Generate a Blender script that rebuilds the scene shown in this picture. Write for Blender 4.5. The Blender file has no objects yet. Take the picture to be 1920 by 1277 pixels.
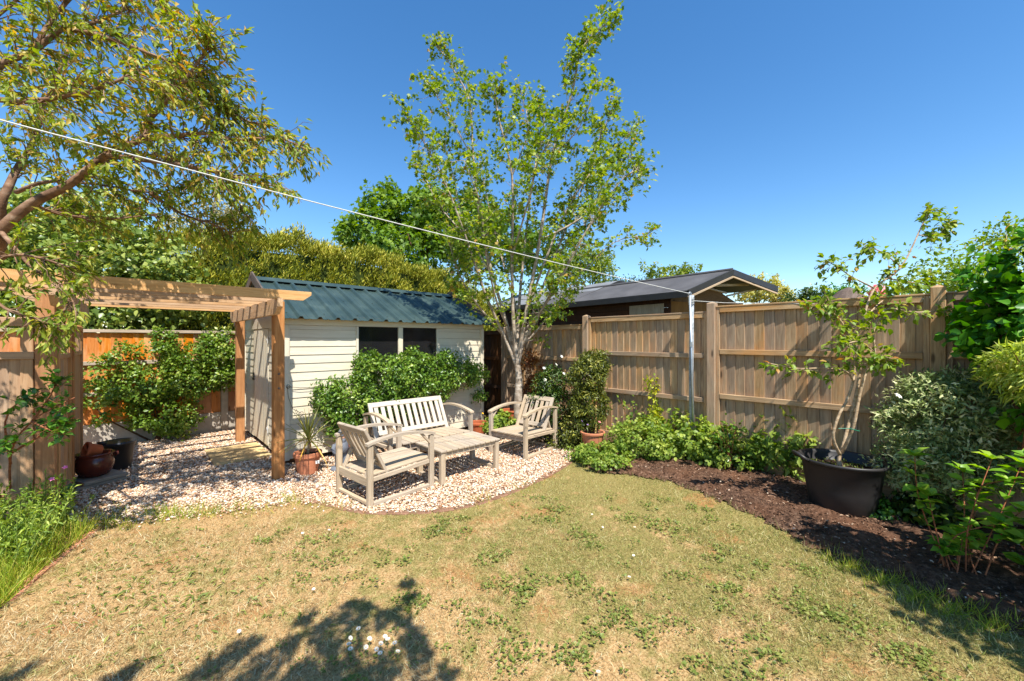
import bpy, bmesh, math, random
import numpy as np
from mathutils import Vector, Matrix

random.seed(7)
RNG = np.random.default_rng(11)
SC = bpy.context.scene
COL = SC.collection

# ------------------------------------------------------------------ camera
CAM_H = 1.55
FPX, CX, CY = 750.0, 960.0, 638.0          # focal length / centre in photo pixels
YAW = math.radians(43.2)
FW = np.array([math.sin(YAW), math.cos(YAW), 0.0])
RT = np.array([math.cos(YAW), -math.sin(YAW), 0.0])
cam = bpy.data.cameras.new('camera')
cam.sensor_width = 36.0
cam.lens = FPX / 1920.0 * 36.0
cam.clip_start = 0.05
cam.clip_end = 2000.0
camo = bpy.data.objects.new('camera', cam)
camo.location = (0, 0, CAM_H)
camo.rotation_euler = (math.pi / 2, 0, -YAW)
COL.objects.link(camo)
SC.camera = camo

# ------------------------------------------------------------------ sky + sun
SUNV = Vector((-0.235, -0.57, 1.0)).normalized()      # towards the sun
SUN_EL = math.asin(SUNV.z)
SUN_AZ = math.atan2(SUNV.x, SUNV.y)                   # clockwise from +Y
world = bpy.data.worlds.new('World')
SC.world = world
world.use_nodes = True
wn = world.node_tree
bg = wn.nodes['Background']
sky = wn.nodes.new('ShaderNodeTexSky')
sky.sky_type = 'NISHITA'
sky.sun_disc = False
sky.sun_elevation = SUN_EL
sky.sun_rotation = SUN_AZ
sky.air_density = 1.0
sky.dust_density = 0.15
sky.ozone_density = 1.5
sky.altitude = 100
shs = wn.nodes.new('ShaderNodeHueSaturation')
shs.inputs['Saturation'].default_value = 1.3
wn.links.new(sky.outputs[0], shs.inputs['Color'])
wn.links.new(shs.outputs[0], bg.inputs[0])
bg.inputs[1].default_value = 0.13
sun = bpy.data.lights.new('sun', 'SUN')
sun.energy = 5.0
sun.angle = math.radians(0.5)
sun.color = (1.0, 0.955, 0.88)
suno = bpy.data.objects.new('sun', sun)
suno.rotation_euler = SUNV.to_track_quat('Z', 'Y').to_euler()
suno.location = (-3, -8, 14)
COL.objects.link(suno)
SC.view_settings.view_transform = 'Standard'
SC.view_settings.look = 'None'
SC.view_settings.exposure = 0.8
SC.view_settings.gamma = 1.0
SC.view_settings.use_curve_mapping = False

# ------------------------------------------------------------------ helpers
def P(px, py, d):
    """photo pixel + distance along the view axis -> place in the garden"""
    v = FW * d + RT * ((px - CX) / FPX * d)
    return np.array([v[0], v[1], CAM_H + (CY - py) / FPX * d])

def G(px, py, z=0.0):
    return P(px, py, (CAM_H - z) * FPX / (py - CY))

def srgb(r, g, b):
    f = lambda c: (c / 255 / 12.92) if c / 255 <= 0.04045 else ((c / 255 + 0.055) / 1.055) ** 2.4
    return (f(r), f(g), f(b), 1.0)

WM = {}
def put(o, parent=None, M=None):
    M = M or Matrix.Identity(4)
    if parent is not None:
        o.parent = parent
        o.matrix_parent_inverse = WM[parent.name].inverted()
    o.matrix_basis = M
    COL.objects.link(o)
    WM[o.name] = M
    return o

def tag(o, label=None, cat=None, group=None, kind=None):
    if label: o['label'] = label
    if cat: o['category'] = cat
    if group: o['group'] = group
    if kind: o['kind'] = kind
    return o

def thing(name, label, cat, loc=(0, 0, 0), group=None):
    e = bpy.data.objects.new(name, None)
    e.empty_display_size = 0.2
    put(e, None, Matrix.Translation(Vector(loc)))
    return tag(e, label, cat, group)

class MB:
    def __init__(s): s.v = []; s.f = []
    def add(s, vs, fs):
        o = len(s.v); s.v.extend([tuple(map(float, v)) for v in vs]); s.f.extend([tuple(i + o for i in f) for f in fs]); return s
    def box(s, x0, x1, y0, y1, z0, z1):
        return s.add([(x0,y0,z0),(x1,y0,z0),(x1,y1,z0),(x0,y1,z0),(x0,y0,z1),(x1,y0,z1),(x1,y1,z1),(x0,y1,z1)],
                     [(0,3,2,1),(4,5,6,7),(0,1,5,4),(1,2,6,5),(2,3,7,6),(3,0,4,7)])
    def tube(s, path, rad, n=6, cap=True):
        path = [np.asarray(p, float) for p in path]; m = len(path); vs = []
        ref = None
        for i, p in enumerate(path):
            t = path[min(i + 1, m - 1)] - path[max(i - 1, 0)]
            t = t / (np.linalg.norm(t) + 1e-9)
            if ref is None:
                ref = np.cross(t, (0, 0, 1) if abs(t[2]) < 0.9 else (1, 0, 0))
            a = ref - t * np.dot(ref, t); a /= (np.linalg.norm(a) + 1e-9); ref = a
            b = np.cross(t, a)
            for k in range(n):
                th = 2 * math.pi * k / n
                vs.append(p + rad[i] * (math.cos(th) * a + math.sin(th) * b))
        fs = []
        for i in range(m - 1):
            for k in range(n):
                fs.append((i*n + k, i*n + (k+1) % n, (i+1)*n + (k+1) % n, (i+1)*n + k))
        if cap:
            fs.append(tuple(range(n - 1, -1, -1))); fs.append(tuple((m-1)*n + k for k in range(n)))
        return s.add(vs, fs)
    def lathe(s, prof, n=24, c=(0, 0, 0), sx=1.0, sy=1.0):
        vs = []
        for r, z in prof:
            for k in range(n):
                th = 2 * math.pi * k / n
                vs.append((c[0] + r * sx * math.cos(th), c[1] + r * sy * math.sin(th), c[2] + z))
        fs = []
        for i in range(len(prof) - 1):
            for k in range(n):
                fs.append((i*n + k, i*n + (k+1) % n, (i+1)*n + (k+1) % n, (i+1)*n + k))
        if prof[0][0] > 1e-4: fs.append(tuple(range(n - 1, -1, -1)))
        if prof[-1][0] > 1e-4: fs.append(tuple((len(prof)-1)*n + k for k in range(n)))
        return s.add(vs, fs)
    def mesh(s, name, mat, smooth=False):
        me = bpy.data.meshes.new(name); me.from_pydata(s.v, [], s.f)
        if mat: me.materials.append(mat)
        if smooth: me.shade_smooth()
        me.update(); return me
    def build(s, name, mat, parent=None, M=None, smooth=False, origin=None):
        if origin is not None and M is None:
            o = np.asarray(origin, float)
            s.v = [(a - o[0], b - o[1], c - o[2]) for a, b, c in s.v]
            M = Matrix.Translation(Vector(o))
        return put(bpy.data.objects.new(name, s.mesh(name, mat, smooth)), parent, M)

BOXC = {}
def bevel_box_mesh(sx, sy, sz, b, mat):
    key = (round(sx, 3), round(sy, 4), round(sz, 4), b, mat.name)
    if key not in BOXC:
        bm = bmesh.new(); bmesh.ops.create_cube(bm, size=1.0)
        bmesh.ops.scale(bm, vec=(sx, sy, sz), verts=bm.verts)
        if b > 0:
            bmesh.ops.bevel(bm, geom=bm.edges[:], offset=b, segments=1, affect='EDGES', profile=0.5)
        me = bpy.data.meshes.new('piece'); bm.to_mesh(me); bm.free(); me.materials.append(mat)
        BOXC[key] = me
    return BOXC[key]

def frame_matrix(p0, p1, face):
    p0 = Vector(p0); p1 = Vector(p1)
    x = (p1 - p0).normalized(); z = Vector(face); z = (z - x * z.dot(x)).normalized(); y = z.cross(x)
    M = Matrix((x, y, z)).transposed().to_4x4(); M.translation = (p0 + p1) / 2
    return M

def plank(name, p0, p1, w, t, mat, parent=None, face=(0, 0, 1), bev=0.003):
    """squared timber from p0 to p1; w across, t along the face direction"""
    L = (Vector(p1) - Vector(p0)).length
    return put(bpy.data.objects.new(name, bevel_box_mesh(L, w, t, bev, mat)), parent, frame_matrix(p0, p1, face))

WEDC = {}
def wedge(name, p0, p1, w, t0, t1, mat, parent, face):
    """tapered board: thickness t0 at -Y edge, t1 at +Y edge, back flat on local z=0"""
    L = (Vector(p1) - Vector(p0)).length
    key = (round(L, 3), round(w, 3), t0, t1, mat.name)
    if key not in WEDC:
        h = L / 2; q = w / 2; c = 0.0015
        sec = [(-q, 0), (q, 0), (q, t1), (-q + c, t0), (-q, t0 - c)]
        vs = [(-h, a, b) for a, b in sec] + [(h, a, b) for a, b in sec]
        n = 5
        fs = [tuple(range(n)), tuple(range(2*n - 1, n - 1, -1))] + [(i, i + n, (i+1) % n + n, (i+1) % n) for i in range(n)]
        m = MB().add(vs, fs); WEDC[key] = m.mesh('board', mat)
    return put(bpy.data.objects.new(name, WEDC[key]), parent, frame_matrix(p0, p1, face))

def copy_tree(o, parent=None):
    c = o.copy(); COL.objects.link(c); WM[c.name] = WM[o.name].copy()
    if parent is not None: c.parent = parent
    for ch in list(o.children): copy_tree(ch, c)
    return c

# ------------------------------------------------------------------ materials
class NT:
    def __init__(s, name):
        s.m = bpy.data.materials.new(name); s.m.use_nodes = True; s.t = s.m.node_tree
        s.b = s.t.nodes['Principled BSDF']; s.out = s.t.nodes['Material Output']
    def n(s, typ, **kw):
        nd = s.t.nodes.new(typ)
        for k, v in kw.items():
            if k in ('inputs',):
                for a, b in v.items(): nd.inputs[a].default_value = b
            else: setattr(nd, k, v)
        return nd
    def l(s, a, b): s.t.links.new(a, b)
    def coord(s, kind='Object', scale=(1, 1, 1), jitter=False):
        tc = s.n('ShaderNodeTexCoord'); mp = s.n('ShaderNodeMapping'); mp.inputs['Scale'].default_value = scale
        s.l(tc.outputs[kind], mp.inputs['Vector'])
        if jitter:
            oi = s.n('ShaderNodeObjectInfo'); mu = s.n('ShaderNodeMath', operation='MULTIPLY'); mu.inputs[1].default_value = 37.0
            s.l(oi.outputs['Random'], mu.inputs[0]); s.l(mu.outputs[0], mp.inputs['Location'])
        return mp.outputs[0]
    def wpos(s):
        return s.n('ShaderNodeNewGeometry').outputs['Position']
    def noise(s, vec, scale, detail=4, rough=0.55, dist=0.0):
        n = s.n('ShaderNodeTexNoise', inputs={'Scale': scale, 'Detail': detail, 'Roughness': rough, 'Distortion': dist})
        s.l(vec, n.inputs['Vector']); return n.outputs['Fac']
    def ramp(s, fac, stops, interp='LINEAR'):
        r = s.n('ShaderNodeValToRGB'); cr = r.color_ramp; cr.interpolation = interp
        while len(cr.elements) < len(stops): cr.elements.new(0.5)
        for e, (p, c) in zip(cr.elements, stops): e.position = p; e.color = c
        s.l(fac, r.inputs['Fac']); return r.outputs['Color']
    def mix(s, fac, a, b, mode='MIX'):
        m = s.n('ShaderNodeMix', data_type='RGBA', blend_type=mode)
        if isinstance(fac, (int, float)): m.inputs[0].default_value = fac
        else: s.l(fac, m.inputs[0])
        for v, i in ((a, 6), (b, 7)):
            if isinstance(v, tuple): m.inputs[i].default_value = v
            else: s.l(v, m.inputs[i])
        return m.outputs[2]
    def math(s, op, a, b):
        m = s.n('ShaderNodeMath', operation=op)
        for v, i in ((a, 0), (b, 1)):
            if isinstance(v, (int, float)): m.inputs[i].default_value = v
            else: s.l(v, m.inputs[i])
        return m.outputs[0]
    def bump(s, h, strength=0.3, dist=0.01):
        b = s.n('ShaderNodeBump', inputs={'Strength': strength, 'Distance': dist}); s.l(h, b.inputs['Height'])
        s.l(b.outputs['Normal'], s.b.inputs['Normal'])
    def fin(s, col, rough=0.7, spec=0.3, metal=0.0):
        if isinstance(col, tuple): s.b.inputs['Base Color'].default_value = col
        else: s.l(col, s.b.inputs['Base Color'])
        if isinstance(rough, (int, float)): s.b.inputs['Roughness'].default_value = rough
        else: s.l(rough, s.b.inputs['Roughness'])
        s.b.inputs['Specular IOR Level'].default_value = spec
        s.b.inputs['Metallic'].default_value = metal
        return s.m

def wood(name, c1, c2, c3, var=0.25, rough=0.8, knots=True, grain=1.0, stain=None):
    t = NT(name)
    v = t.coord('Object', (1.3, 22 * grain, 22 * grain), True)
    g = t.noise(v, 2.2, 6, 0.6, 1.2)
    col = t.ramp(g, [(0.25, c1), (0.5, c2), (0.78, c3)])
    v2 = t.coord('Object', (1, 3, 3), True)
    blot = t.noise(v2, 2.5, 4)
    col = t.mix(t.ramp(blot, [(0.35, (0, 0, 0, 1)), (0.75, (0.6, 0.6, 0.6, 1))]), col, c1)
    if stain:
        s2 = t.noise(t.coord('Object', (0.8, 2, 2), True), 3.1, 3)
        col = t.mix(t.ramp(s2, [(0.5, (0, 0, 0, 1)), (0.72, (0.75, 0.75, 0.75, 1))]), col, stain)
    if knots:
        vo = t.n('ShaderNodeTexVoronoi', inputs={'Scale': 1.0}); t.l(t.coord('Object', (1.7, 6, 6), True), vo.inputs['Vector'])
        kf = t.ramp(vo.outputs['Distance'], [(0.05, (0.85, 0.85, 0.85, 1)), (0.11, (0, 0, 0, 1))])
        col = t.mix(kf, col, tuple(x * 0.35 for x in c1[:3]) + (1,))
    oi = t.n('ShaderNodeObjectInfo')
    br = t.math('ADD', t.math('MULTIPLY', oi.outputs['Random'], 2 * var), 1 - var)
    hs = t.n('ShaderNodeHueSaturation'); t.l(col, hs.inputs['Color']); t.l(br, hs.inputs['Value'])
    t.l(t.math('ADD', t.math('MULTIPLY', oi.outputs['Random'], 0.3), 0.85), hs.inputs['Saturation'])
    t.bump(g, 0.35, 0.004)
    return t.fin(hs.outputs['Color'], rough, 0.25)

def plain(name, c, rough=0.5, spec=0.4, metal=0.0, vary=0.15, scale=8, bump=0.0):
    t = NT(name)
    f = t.noise(t.coord('Object'), scale, 5)
    c2 = tuple(min(1, x * (1 + vary)) for x in c[:3]) + (1,); c1 = tuple(x * (1 - vary) for x in c[:3]) + (1,)
    col = t.ramp(f, [(0.3, c1), (0.7, c2)])
    if bump: t.bump(t.noise(t.coord('Object'), scale * 6, 4), bump, 0.01)
    return t.fin(col, rough, spec, metal)

def leafmat(name, stops, trans=0.35, rough=0.45, spec=0.35, tcol=None, patch=None):
    """stops: colour ramp along the per-leaf random value"""
    t = NT(name)
    if trans > 0: stops = [(p, (min(.92, c[0] * 1.28), min(.92, c[1] * 1.14), min(.92, c[2] * 1.0), 1)) for p, c in stops]
    at = t.n('ShaderNodeAttribute', attribute_name='rnd')
    col = t.ramp(at.outputs['Fac'], stops)
    if patch:
        n = t.noise(t.wpos(), patch[0], 2)
        col = t.mix(t.ramp(n, [(0.4, (0, 0, 0, 1)), (0.65, (patch[2],) * 3 + (1,))]), col, patch[1])
    t.fin(col, rough, spec)
    tr = t.n('ShaderNodeBsdfTranslucent')
    hs = t.n('ShaderNodeHueSaturation', inputs={'Value': 1.35, 'Saturation': 1.15, 'Hue': 0.49}); t.l(col, hs.inputs['Color']); t.l(hs.outputs[0], tr.inputs['Color'])
    mx = t.n('ShaderNodeMixShader', inputs={0: trans})
    t.l(t.b.outputs[0], mx.inputs[1]); t.l(tr.outputs[0], mx.inputs[2]); t.l(mx.outputs[0], t.out.inputs['Surface'])
    return t.m

M = {}
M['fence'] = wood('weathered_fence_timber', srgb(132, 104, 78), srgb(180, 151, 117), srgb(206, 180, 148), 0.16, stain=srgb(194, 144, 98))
M['fence_dark_shade'] = wood('dark_and_shaded_timber', srgb(70, 46, 30), srgb(96, 66, 44), srgb(116, 84, 58), 0.15)  # dark shed bearers; also tree shade painted into one fence panel
M['backfence'] = wood('orange_fence_timber', srgb(168, 98, 48), srgb(205, 132, 74), srgb(222, 160, 104), 0.14, stain=srgb(212, 170, 126))
M['rail_pale'] = wood('pale_rail_timber', srgb(150, 128, 106), srgb(190, 170, 146), srgb(208, 190, 166), 0.1)
M['pergola'] = wood('pergola_timber', srgb(146, 90, 40), srgb(182, 122, 62), srgb(202, 148, 90), 0.08)
M['pergola_pale'] = wood('pale_pergola_timber', srgb(170, 130, 92), srgb(206, 168, 126), srgb(220, 186, 146), 0.12)
M['screen'] = wood('trellis_timber', srgb(150, 112, 78), srgb(190, 152, 114), srgb(206, 174, 138), 0.1)
M['furn'] = wood('silvered_hardwood', srgb(150, 132, 110), srgb(184, 166, 142), srgb(206, 190, 168), 0.09, knots=False, grain=1.4, rough=0.75)
M['furn_pale'] = wood('pale_silvered_hardwood', srgb(172, 160, 142), srgb(196, 186, 170), srgb(212, 204, 190), 0.07, knots=False, grain=1.4)
M['shed'] = wood('cream_painted_timber', srgb(202, 190, 166), srgb(216, 205, 182), srgb(222, 212, 190), 0.035, knots=False, rough=0.55, grain=0.7)
M['shed_in'] = plain('shed_lining', srgb(150, 126, 100), 0.9)
M['barge'] = wood('weathered_bargeboard', srgb(72, 60, 52), srgb(104, 90, 80), srgb(126, 112, 102), 0.1)
M['brownwall'] = wood('dark_brown_timber', srgb(48, 30, 20), srgb(70, 44, 30), srgb(84, 56, 38), 0.12)
M['gable'] = wood('gable_timber', srgb(104, 74, 46), srgb(134, 98, 62), srgb(150, 112, 74), 0.1)
M['gable_pale'] = wood('gable_trim_timber', srgb(150, 128, 104), srgb(180, 158, 132), srgb(196, 174, 150), 0.1)
M['cane'] = wood('bamboo', srgb(170, 140, 90), srgb(200, 170, 118), srgb(215, 190, 140), 0.1, knots=False)

def roofmat():
    t = NT('green_painted_steel')
    f = t.noise(t.coord('Object'), 3, 5)
    col = t.ramp(f, [(0.3, srgb(40, 56, 52)), (0.6, srgb(54, 71, 67)), (0.8, srgb(72, 88, 83))])
    d = t.noise(t.coord('Object', (1, 1, 1)), 60, 2)
    col = t.mix(t.ramp(d, [(0.66, (0, 0, 0, 1)), (0.75, (0.4, 0.4, 0.4, 1))]), col, srgb(110, 128, 120))
    return t.fin(col, t.ramp(f, [(0.3, (0.38,) * 3 + (1,)), (0.8, (0.55,) * 3 + (1,))]), 0.5)
M['roof'] = roofmat()
M['felt'] = plain('roofing_felt', srgb(82, 80, 80), 0.75, 0.35, vary=0.25, scale=2.2, bump=0.15)
M['felt_pale'] = plain('pale_roofing_felt', srgb(120, 122, 124), 0.7, 0.35, vary=0.2, scale=2.2, bump=0.15)
M['black'] = plain('black_rubber', srgb(46, 44, 44), 0.45, 0.4, vary=0.2, scale=4)
M['lid'] = plain('black_plastic_lid', srgb(44, 46, 52), 0.3, 0.5, vary=0.15)
M['terra'] = plain('terracotta', srgb(196, 126, 92), 0.8, 0.2, vary=0.14, scale=7, bump=0.1)
M['terra_dk'] = plain('weathered_terracotta', srgb(172, 92, 56), 0.75, 0.25, vary=0.2, scale=7, bump=0.1)
M['glaze'] = plain('brown_glazed_clay', srgb(88, 38, 28), 0.22, 0.5, vary=0.25, scale=5)
M['stone'] = plain('grey_paving_stone', srgb(150, 140, 124), 0.9, 0.2, vary=0.2, scale=9, bump=0.2)
M['sandstone'] = plain('sandy_paving_stone', srgb(196, 168, 120), 0.9, 0.2, vary=0.18, scale=6, bump=0.15)
M['concrete'] = plain('concrete', srgb(176, 166, 152), 0.9, 0.2, vary=0.16, scale=10, bump=0.2)
M['brick'] = plain('dull_red_brick', srgb(132, 98, 78), 0.9, 0.2, vary=0.3, scale=14, bump=0.3)
M['brick_pink'] = plain('pink_brick', srgb(196, 136, 104), 0.9, 0.2, vary=0.2, scale=14, bump=0.3)
M['galv'] = plain('galvanised_steel', srgb(168, 176, 182), 0.42, 0.5, 0.75, vary=0.15, scale=18)
M['oldpaint'] = plain('flaking_grey_paint', srgb(150, 156, 160), 0.7, 0.3, vary=0.35, scale=30, bump=0.2)
M['rope'] = plain('white_cord', srgb(204, 202, 194), 0.7, 0.2, vary=0.02)
M['wire'] = plain('dark_wire', srgb(60, 56, 52), 0.5, 0.4)
M['white'] = plain('white_plastic', srgb(226, 226, 222), 0.4, 0.4)
M['green_tie'] = plain('green_tie', srgb(30, 120, 90), 0.5, 0.4)
M['gnome_grey'] = plain('grey_cast_stone', srgb(104, 108, 116), 0.8, 0.25, vary=0.25, scale=12, bump=0.2)
M['gnome_red'] = plain('red_paint', srgb(190, 50, 40), 0.5, 0.4)
M['gnome_skin'] = plain('pink_paint', srgb(206, 156, 130), 0.6, 0.3)
M['compost'] = plain('potting_compost', srgb(58, 44, 34), 0.95, 0.1, vary=0.5, scale=40, bump=0.8)

def glassmat():
    t = NT('dark_tinted_glass')
    t.fin((0.03, 0.03, 0.032, 1), 0.07, 0.6)  # dark pane colour stands in for the dim shed interior
    tr = t.n('ShaderNodeBsdfTransparent'); tr.inputs[0].default_value = (0.55, 0.57, 0.56, 1)
    mx = t.n('ShaderNodeMixShader', inputs={0: 0.6})
    t.l(t.b.outputs[0], mx.inputs[1]); t.l(tr.outputs[0], mx.inputs[2]); t.l(mx.outputs[0], t.out.inputs['Surface'])
    return t.m
M['glass'] = glassmat()

def bark(name, c1, c2, c3, sc=9):
    t = NT(name)
    f = t.noise(t.coord('Object', (1, 1, 2.2)), sc, 6, 0.65)
    f2 = t.noise(t.coord('Object', (1, 1, 0.6)), sc * 3, 4)
    col = t.ramp(f, [(0.3, c1), (0.5, c2), (0.7, c3)])
    col = t.mix(t.ramp(f2, [(0.5, (0, 0, 0, 1)), (0.8, (0.5,) * 3 + (1,))]), col, c1)
    t.bump(f2, 0.5, 0.01)
    return t.fin(col, 0.85, 0.2)
M['bark_cherry'] = bark('cherry_bark', srgb(84, 62, 48), srgb(128, 98, 76), srgb(160, 134, 112))
M['bark_acer'] = bark('grey_bark', srgb(112, 96, 80), srgb(164, 148, 130), srgb(204, 192, 176))
M['bark_sap'] = bark('pale_sapling_bark', srgb(130, 108, 84), srgb(176, 152, 122), srgb(204, 184, 156), 16)
M['bark_dark'] = bark('brown_bark', srgb(58, 42, 30), srgb(88, 66, 48), srgb(112, 88, 66))
M['stem_red'] = bark('red_brown_stem', srgb(110, 60, 40), srgb(146, 90, 60), srgb(168, 116, 82), 20)
M['stem_green'] = bark('green_stem', srgb(80, 100, 40), srgb(110, 130, 56), srgb(140, 156, 80), 20)

def S(*cs): return [(p, srgb(*c)) for p, c in cs]
M['l_cherry'] = leafmat('cherry_leaf', S((0, (82, 108, 36)), (0.45, (124, 148, 56)), (0.75, (158, 164, 74)), (0.9, (180, 154, 80)), (1, (176, 116, 70))), 0.42)
M['l_acer'] = leafmat('maple_leaf', S((0, (66, 96, 26)), (0.4, (104, 136, 44)), (0.75, (134, 160, 60)), (0.97, (160, 172, 78)), (1, (170, 134, 80))), 0.42)
M['l_shed'] = leafmat('glossy_small_leaf', S((0, (46, 78, 24)), (0.4, (80, 116, 38)), (0.8, (112, 146, 56)), (1, (154, 176, 88))), 0.28, 0.35, 0.5)
M['l_wall'] = leafmat('wall_shrub_leaf', S((0, (50, 82, 26)), (0.4, (86, 120, 40)), (0.8, (120, 148, 58)), (1, (156, 172, 92))), 0.28, 0.38, 0.45)
M['l_ivy'] = leafmat('ivy_leaf', S((0, (44, 74, 28)), (0.4, (96, 122, 52)), (0.75, (138, 158, 80)), (1, (180, 192, 116))), 0.3, 0.36, 0.45)
M['l_hedge'] = leafmat('golden_conifer', S((0, (64, 80, 22)), (0.35, (112, 126, 38)), (0.7, (152, 156, 58)), (1, (196, 190, 96))), 0.22, 0.6, 0.2)
M['l_maple2'] = leafmat('bright_tree_leaf', S((0, (52, 86, 24)), (0.5, (90, 126, 40)), (1, (132, 160, 64))), 0.4)
M['l_dark'] = leafmat('dark_evergreen_leaf', S((0, (24, 44, 16)), (0.5, (48, 76, 26)), (0.85, (84, 108, 36)), (1, (130, 140, 60))), 0.2, 0.4, 0.4)
M['l_topiary'] = leafmat('clipped_evergreen_leaf', S((0, (36, 52, 18)), (0.5, (80, 94, 34)), (0.85, (126, 136, 54)), (1, (164, 164, 84))), 0.22, 0.4, 0.4)
M['l_varieg'] = leafmat('variegated_leaf', S((0, (72, 100, 56)), (0.4, (112, 138, 86)), (0.7, (160, 178, 128)), (1, (210, 214, 180))), 0.28)
M['l_big'] = leafmat('broad_shrub_leaf', S((0, (34, 84, 16)), (0.5, (62, 124, 22)), (1, (112, 166, 40))), 0.4, 0.4, 0.4)
M['l_hyd'] = leafmat('hydrangea_leaf', S((0, (72, 122, 34)), (0.5, (112, 160, 50)), (1, (160, 192, 80))), 0.42, 0.42, 0.4)
M['l_perennial'] = leafmat('perennial_leaf', S((0, (60, 90, 30)), (0.5, (112, 142, 56)), (1, (164, 182, 94))), 0.38)
M['l_tall'] = leafmat('wildflower_leaf', S((0, (84, 118, 40)), (0.5, (124, 156, 62)), (1, (168, 190, 98))), 0.38)
M['l_lime'] = leafmat('lime_leaf', S((0, (96, 124, 20)), (0.5, (144, 162, 32)), (1, (184, 190, 60))), 0.4)
M['l_tub'] = leafmat('sapling_leaf', S((0, (80, 112, 34)), (0.5, (114, 146, 50)), (0.94, (148, 166, 72)), (1, (170, 124, 76))), 0.42)
M['l_gold'] = leafmat('golden_feathery_leaf', S((0, (126, 158, 62)), (0.5, (162, 186, 94)), (1, (200, 200, 134))), 0.45)
M['l_rose'] = leafmat('rose_leaf', S((0, (36, 76, 20)), (0.5, (64, 110, 32)), (1, (104, 150, 60))), 0.3, 0.32, 0.5)
M['l_bronze'] = leafmat('bronze_leaf', S((0, (92, 56, 30)), (0.5, (128, 82, 40)), (1, (150, 120, 56))), 0.35)
M['l_yucca'] = leafmat('strap_leaf', S((0, (96, 112, 56)), (0.6, (140, 144, 78)), (0.85, (176, 166, 96)), (1, (204, 170, 80))), 0.25)
M['l_far'] = leafmat('far_foliage', S((0, (66, 92, 30)), (0.5, (106, 132, 44)), (1, (150, 164, 72))), 0.35)
M['l_farlight'] = leafmat('far_pale_foliage', S((0, (120, 130, 50)), (0.5, (160, 164, 78)), (1, (214, 208, 150))), 0.35)
M['l_grey'] = leafmat('grey_green_foliage', S((0, (96, 104, 66)), (0.5, (140, 144, 100)), (1, (190, 186, 150))), 0.35)
M['l_weed'] = leafmat('lawn_weed_leaf', S((0, (78, 98, 42)), (0.5, (104, 124, 58)), (1, (140, 150, 86))), 0.3)
M['petal_white'] = leafmat('white_petal', S((0, (226, 224, 214)), (1, (244, 244, 240))), 0.3)
M['petal_pink'] = leafmat('pink_petal', S((0, (206, 96, 168)), (1, (232, 140, 200))), 0.3)
M['petal_rose'] = leafmat('blossom_pink', S((0, (220, 130, 140)), (1, (240, 180, 184))), 0.3)
M['petal_blue'] = leafmat('violet_petal', S((0, (120, 96, 170)), (1, (160, 136, 200))), 0.3)
M['petal_yellow'] = leafmat('yellow_petal', S((0, (224, 170, 30)), (1, (240, 200, 60))), 0.3)

def lawn_cols(t):
    """shared pattern of dry straw and green patches, fixed to the ground"""
    w = t.wpos()
    big = t.noise(w, 0.9, 3, 0.6)
    mid = t.noise(w, 3.4, 4, 0.6)
    sep = t.n('ShaderNodeSeparateXYZ'); t.l(w, sep.inputs[0])
    side = t.math('MULTIPLY', t.math('SUBTRACT', sep.outputs[0], 1.2), 0.04)
    sm = t.noise(w, 12, 4, 0.65)
    f = t.math('ADD', t.math('ADD', t.math('MULTIPLY', big, 0.32), t.math('MULTIPLY', mid, 0.36)), t.math('ADD', t.math('MULTIPLY', sm, 0.36), side))
    return f
def grassmat():
    t = NT('dry_lawn_grass')
    at = t.n('ShaderNodeAttribute', attribute_name='rnd')
    f = lawn_cols(t)
    dry = t.ramp(at.outputs['Fac'], S((0, (126, 98, 60)), (0.4, (178, 153, 104)), (0.75, (206, 187, 142)), (1, (236, 228, 200))))
    grn = t.ramp(at.outputs['Fac'], S((0, (76, 88, 36)), (0.4, (126, 134, 64)), (0.75, (166, 164, 94)), (1, (220, 208, 156))))
    k = t.ramp(t.math('ADD', f, t.math('MULTIPLY', t.math('SUBTRACT', at.outputs['Fac'], 0.5), 0.2)), [(0.47, (0, 0, 0, 1)), (0.6, (1, 1, 1, 1))])
    col = t.mix(k, dry, grn)
    t.fin(col, 0.6, 0.2)
    tr = t.n('ShaderNodeBsdfTranslucent'); t.l(col, tr.inputs[0])
    mx = t.n('ShaderNodeMixShader', inputs={0: 0.25}); t.l(t.b.outputs[0], mx.inputs[1]); t.l(tr.outputs[0], mx.inputs[2]); t.l(mx.outputs[0], t.out.inputs['Surface'])
    return t.m
M['grass'] = grassmat()
def lawnmat():
    t = NT('lawn_ground')
    f = lawn_cols(t)
    fine = t.noise(t.wpos(), 70, 5, 0.7)
    a = t.ramp(fine, S((0.3, (124, 92, 58)), (0.5, (178, 144, 98)), (0.72, (206, 180, 136))))
    b = t.ramp(fine, S((0.3, (84, 76, 40)), (0.5, (136, 122, 72)), (0.72, (180, 164, 110))))
    col = t.mix(t.ramp(f, [(0.48, (0, 0, 0, 1)), (0.57, (1, 1, 1, 1))]), a, b)
    bare = t.noise(t.wpos(), 2.1, 4)
    col = t.mix(t.ramp(bare, [(0.58, (0, 0, 0, 1)), (0.68, (0.75,) * 3 + (1,))]), col, srgb(166, 118, 76))
    t.bump(fine, 0.6, 0.02)
    return t.fin(col, 0.95, 0.1)
M['lawn'] = lawnmat()
def soilmat():
    t = NT('garden_soil')
    f = t.noise(t.wpos(), 26, 8, 0.75); g = t.noise(t.wpos(), 3, 3)
    col = t.ramp(f, S((0.32, (40, 29, 22)), (0.5, (92, 68, 53)), (0.62, (130, 102, 83)), (0.75, (176, 150, 128))))
    col = t.mix(t.ramp(g, [(0.4, (0, 0, 0, 1)), (0.7, (0.5,) * 3 + (1,))]), col, srgb(120, 82, 58))
    t.bump(f, 1.0, 0.03)
    return t.fin(col, 0.95, 0.15)
M['soil'] = soilmat()
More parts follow.
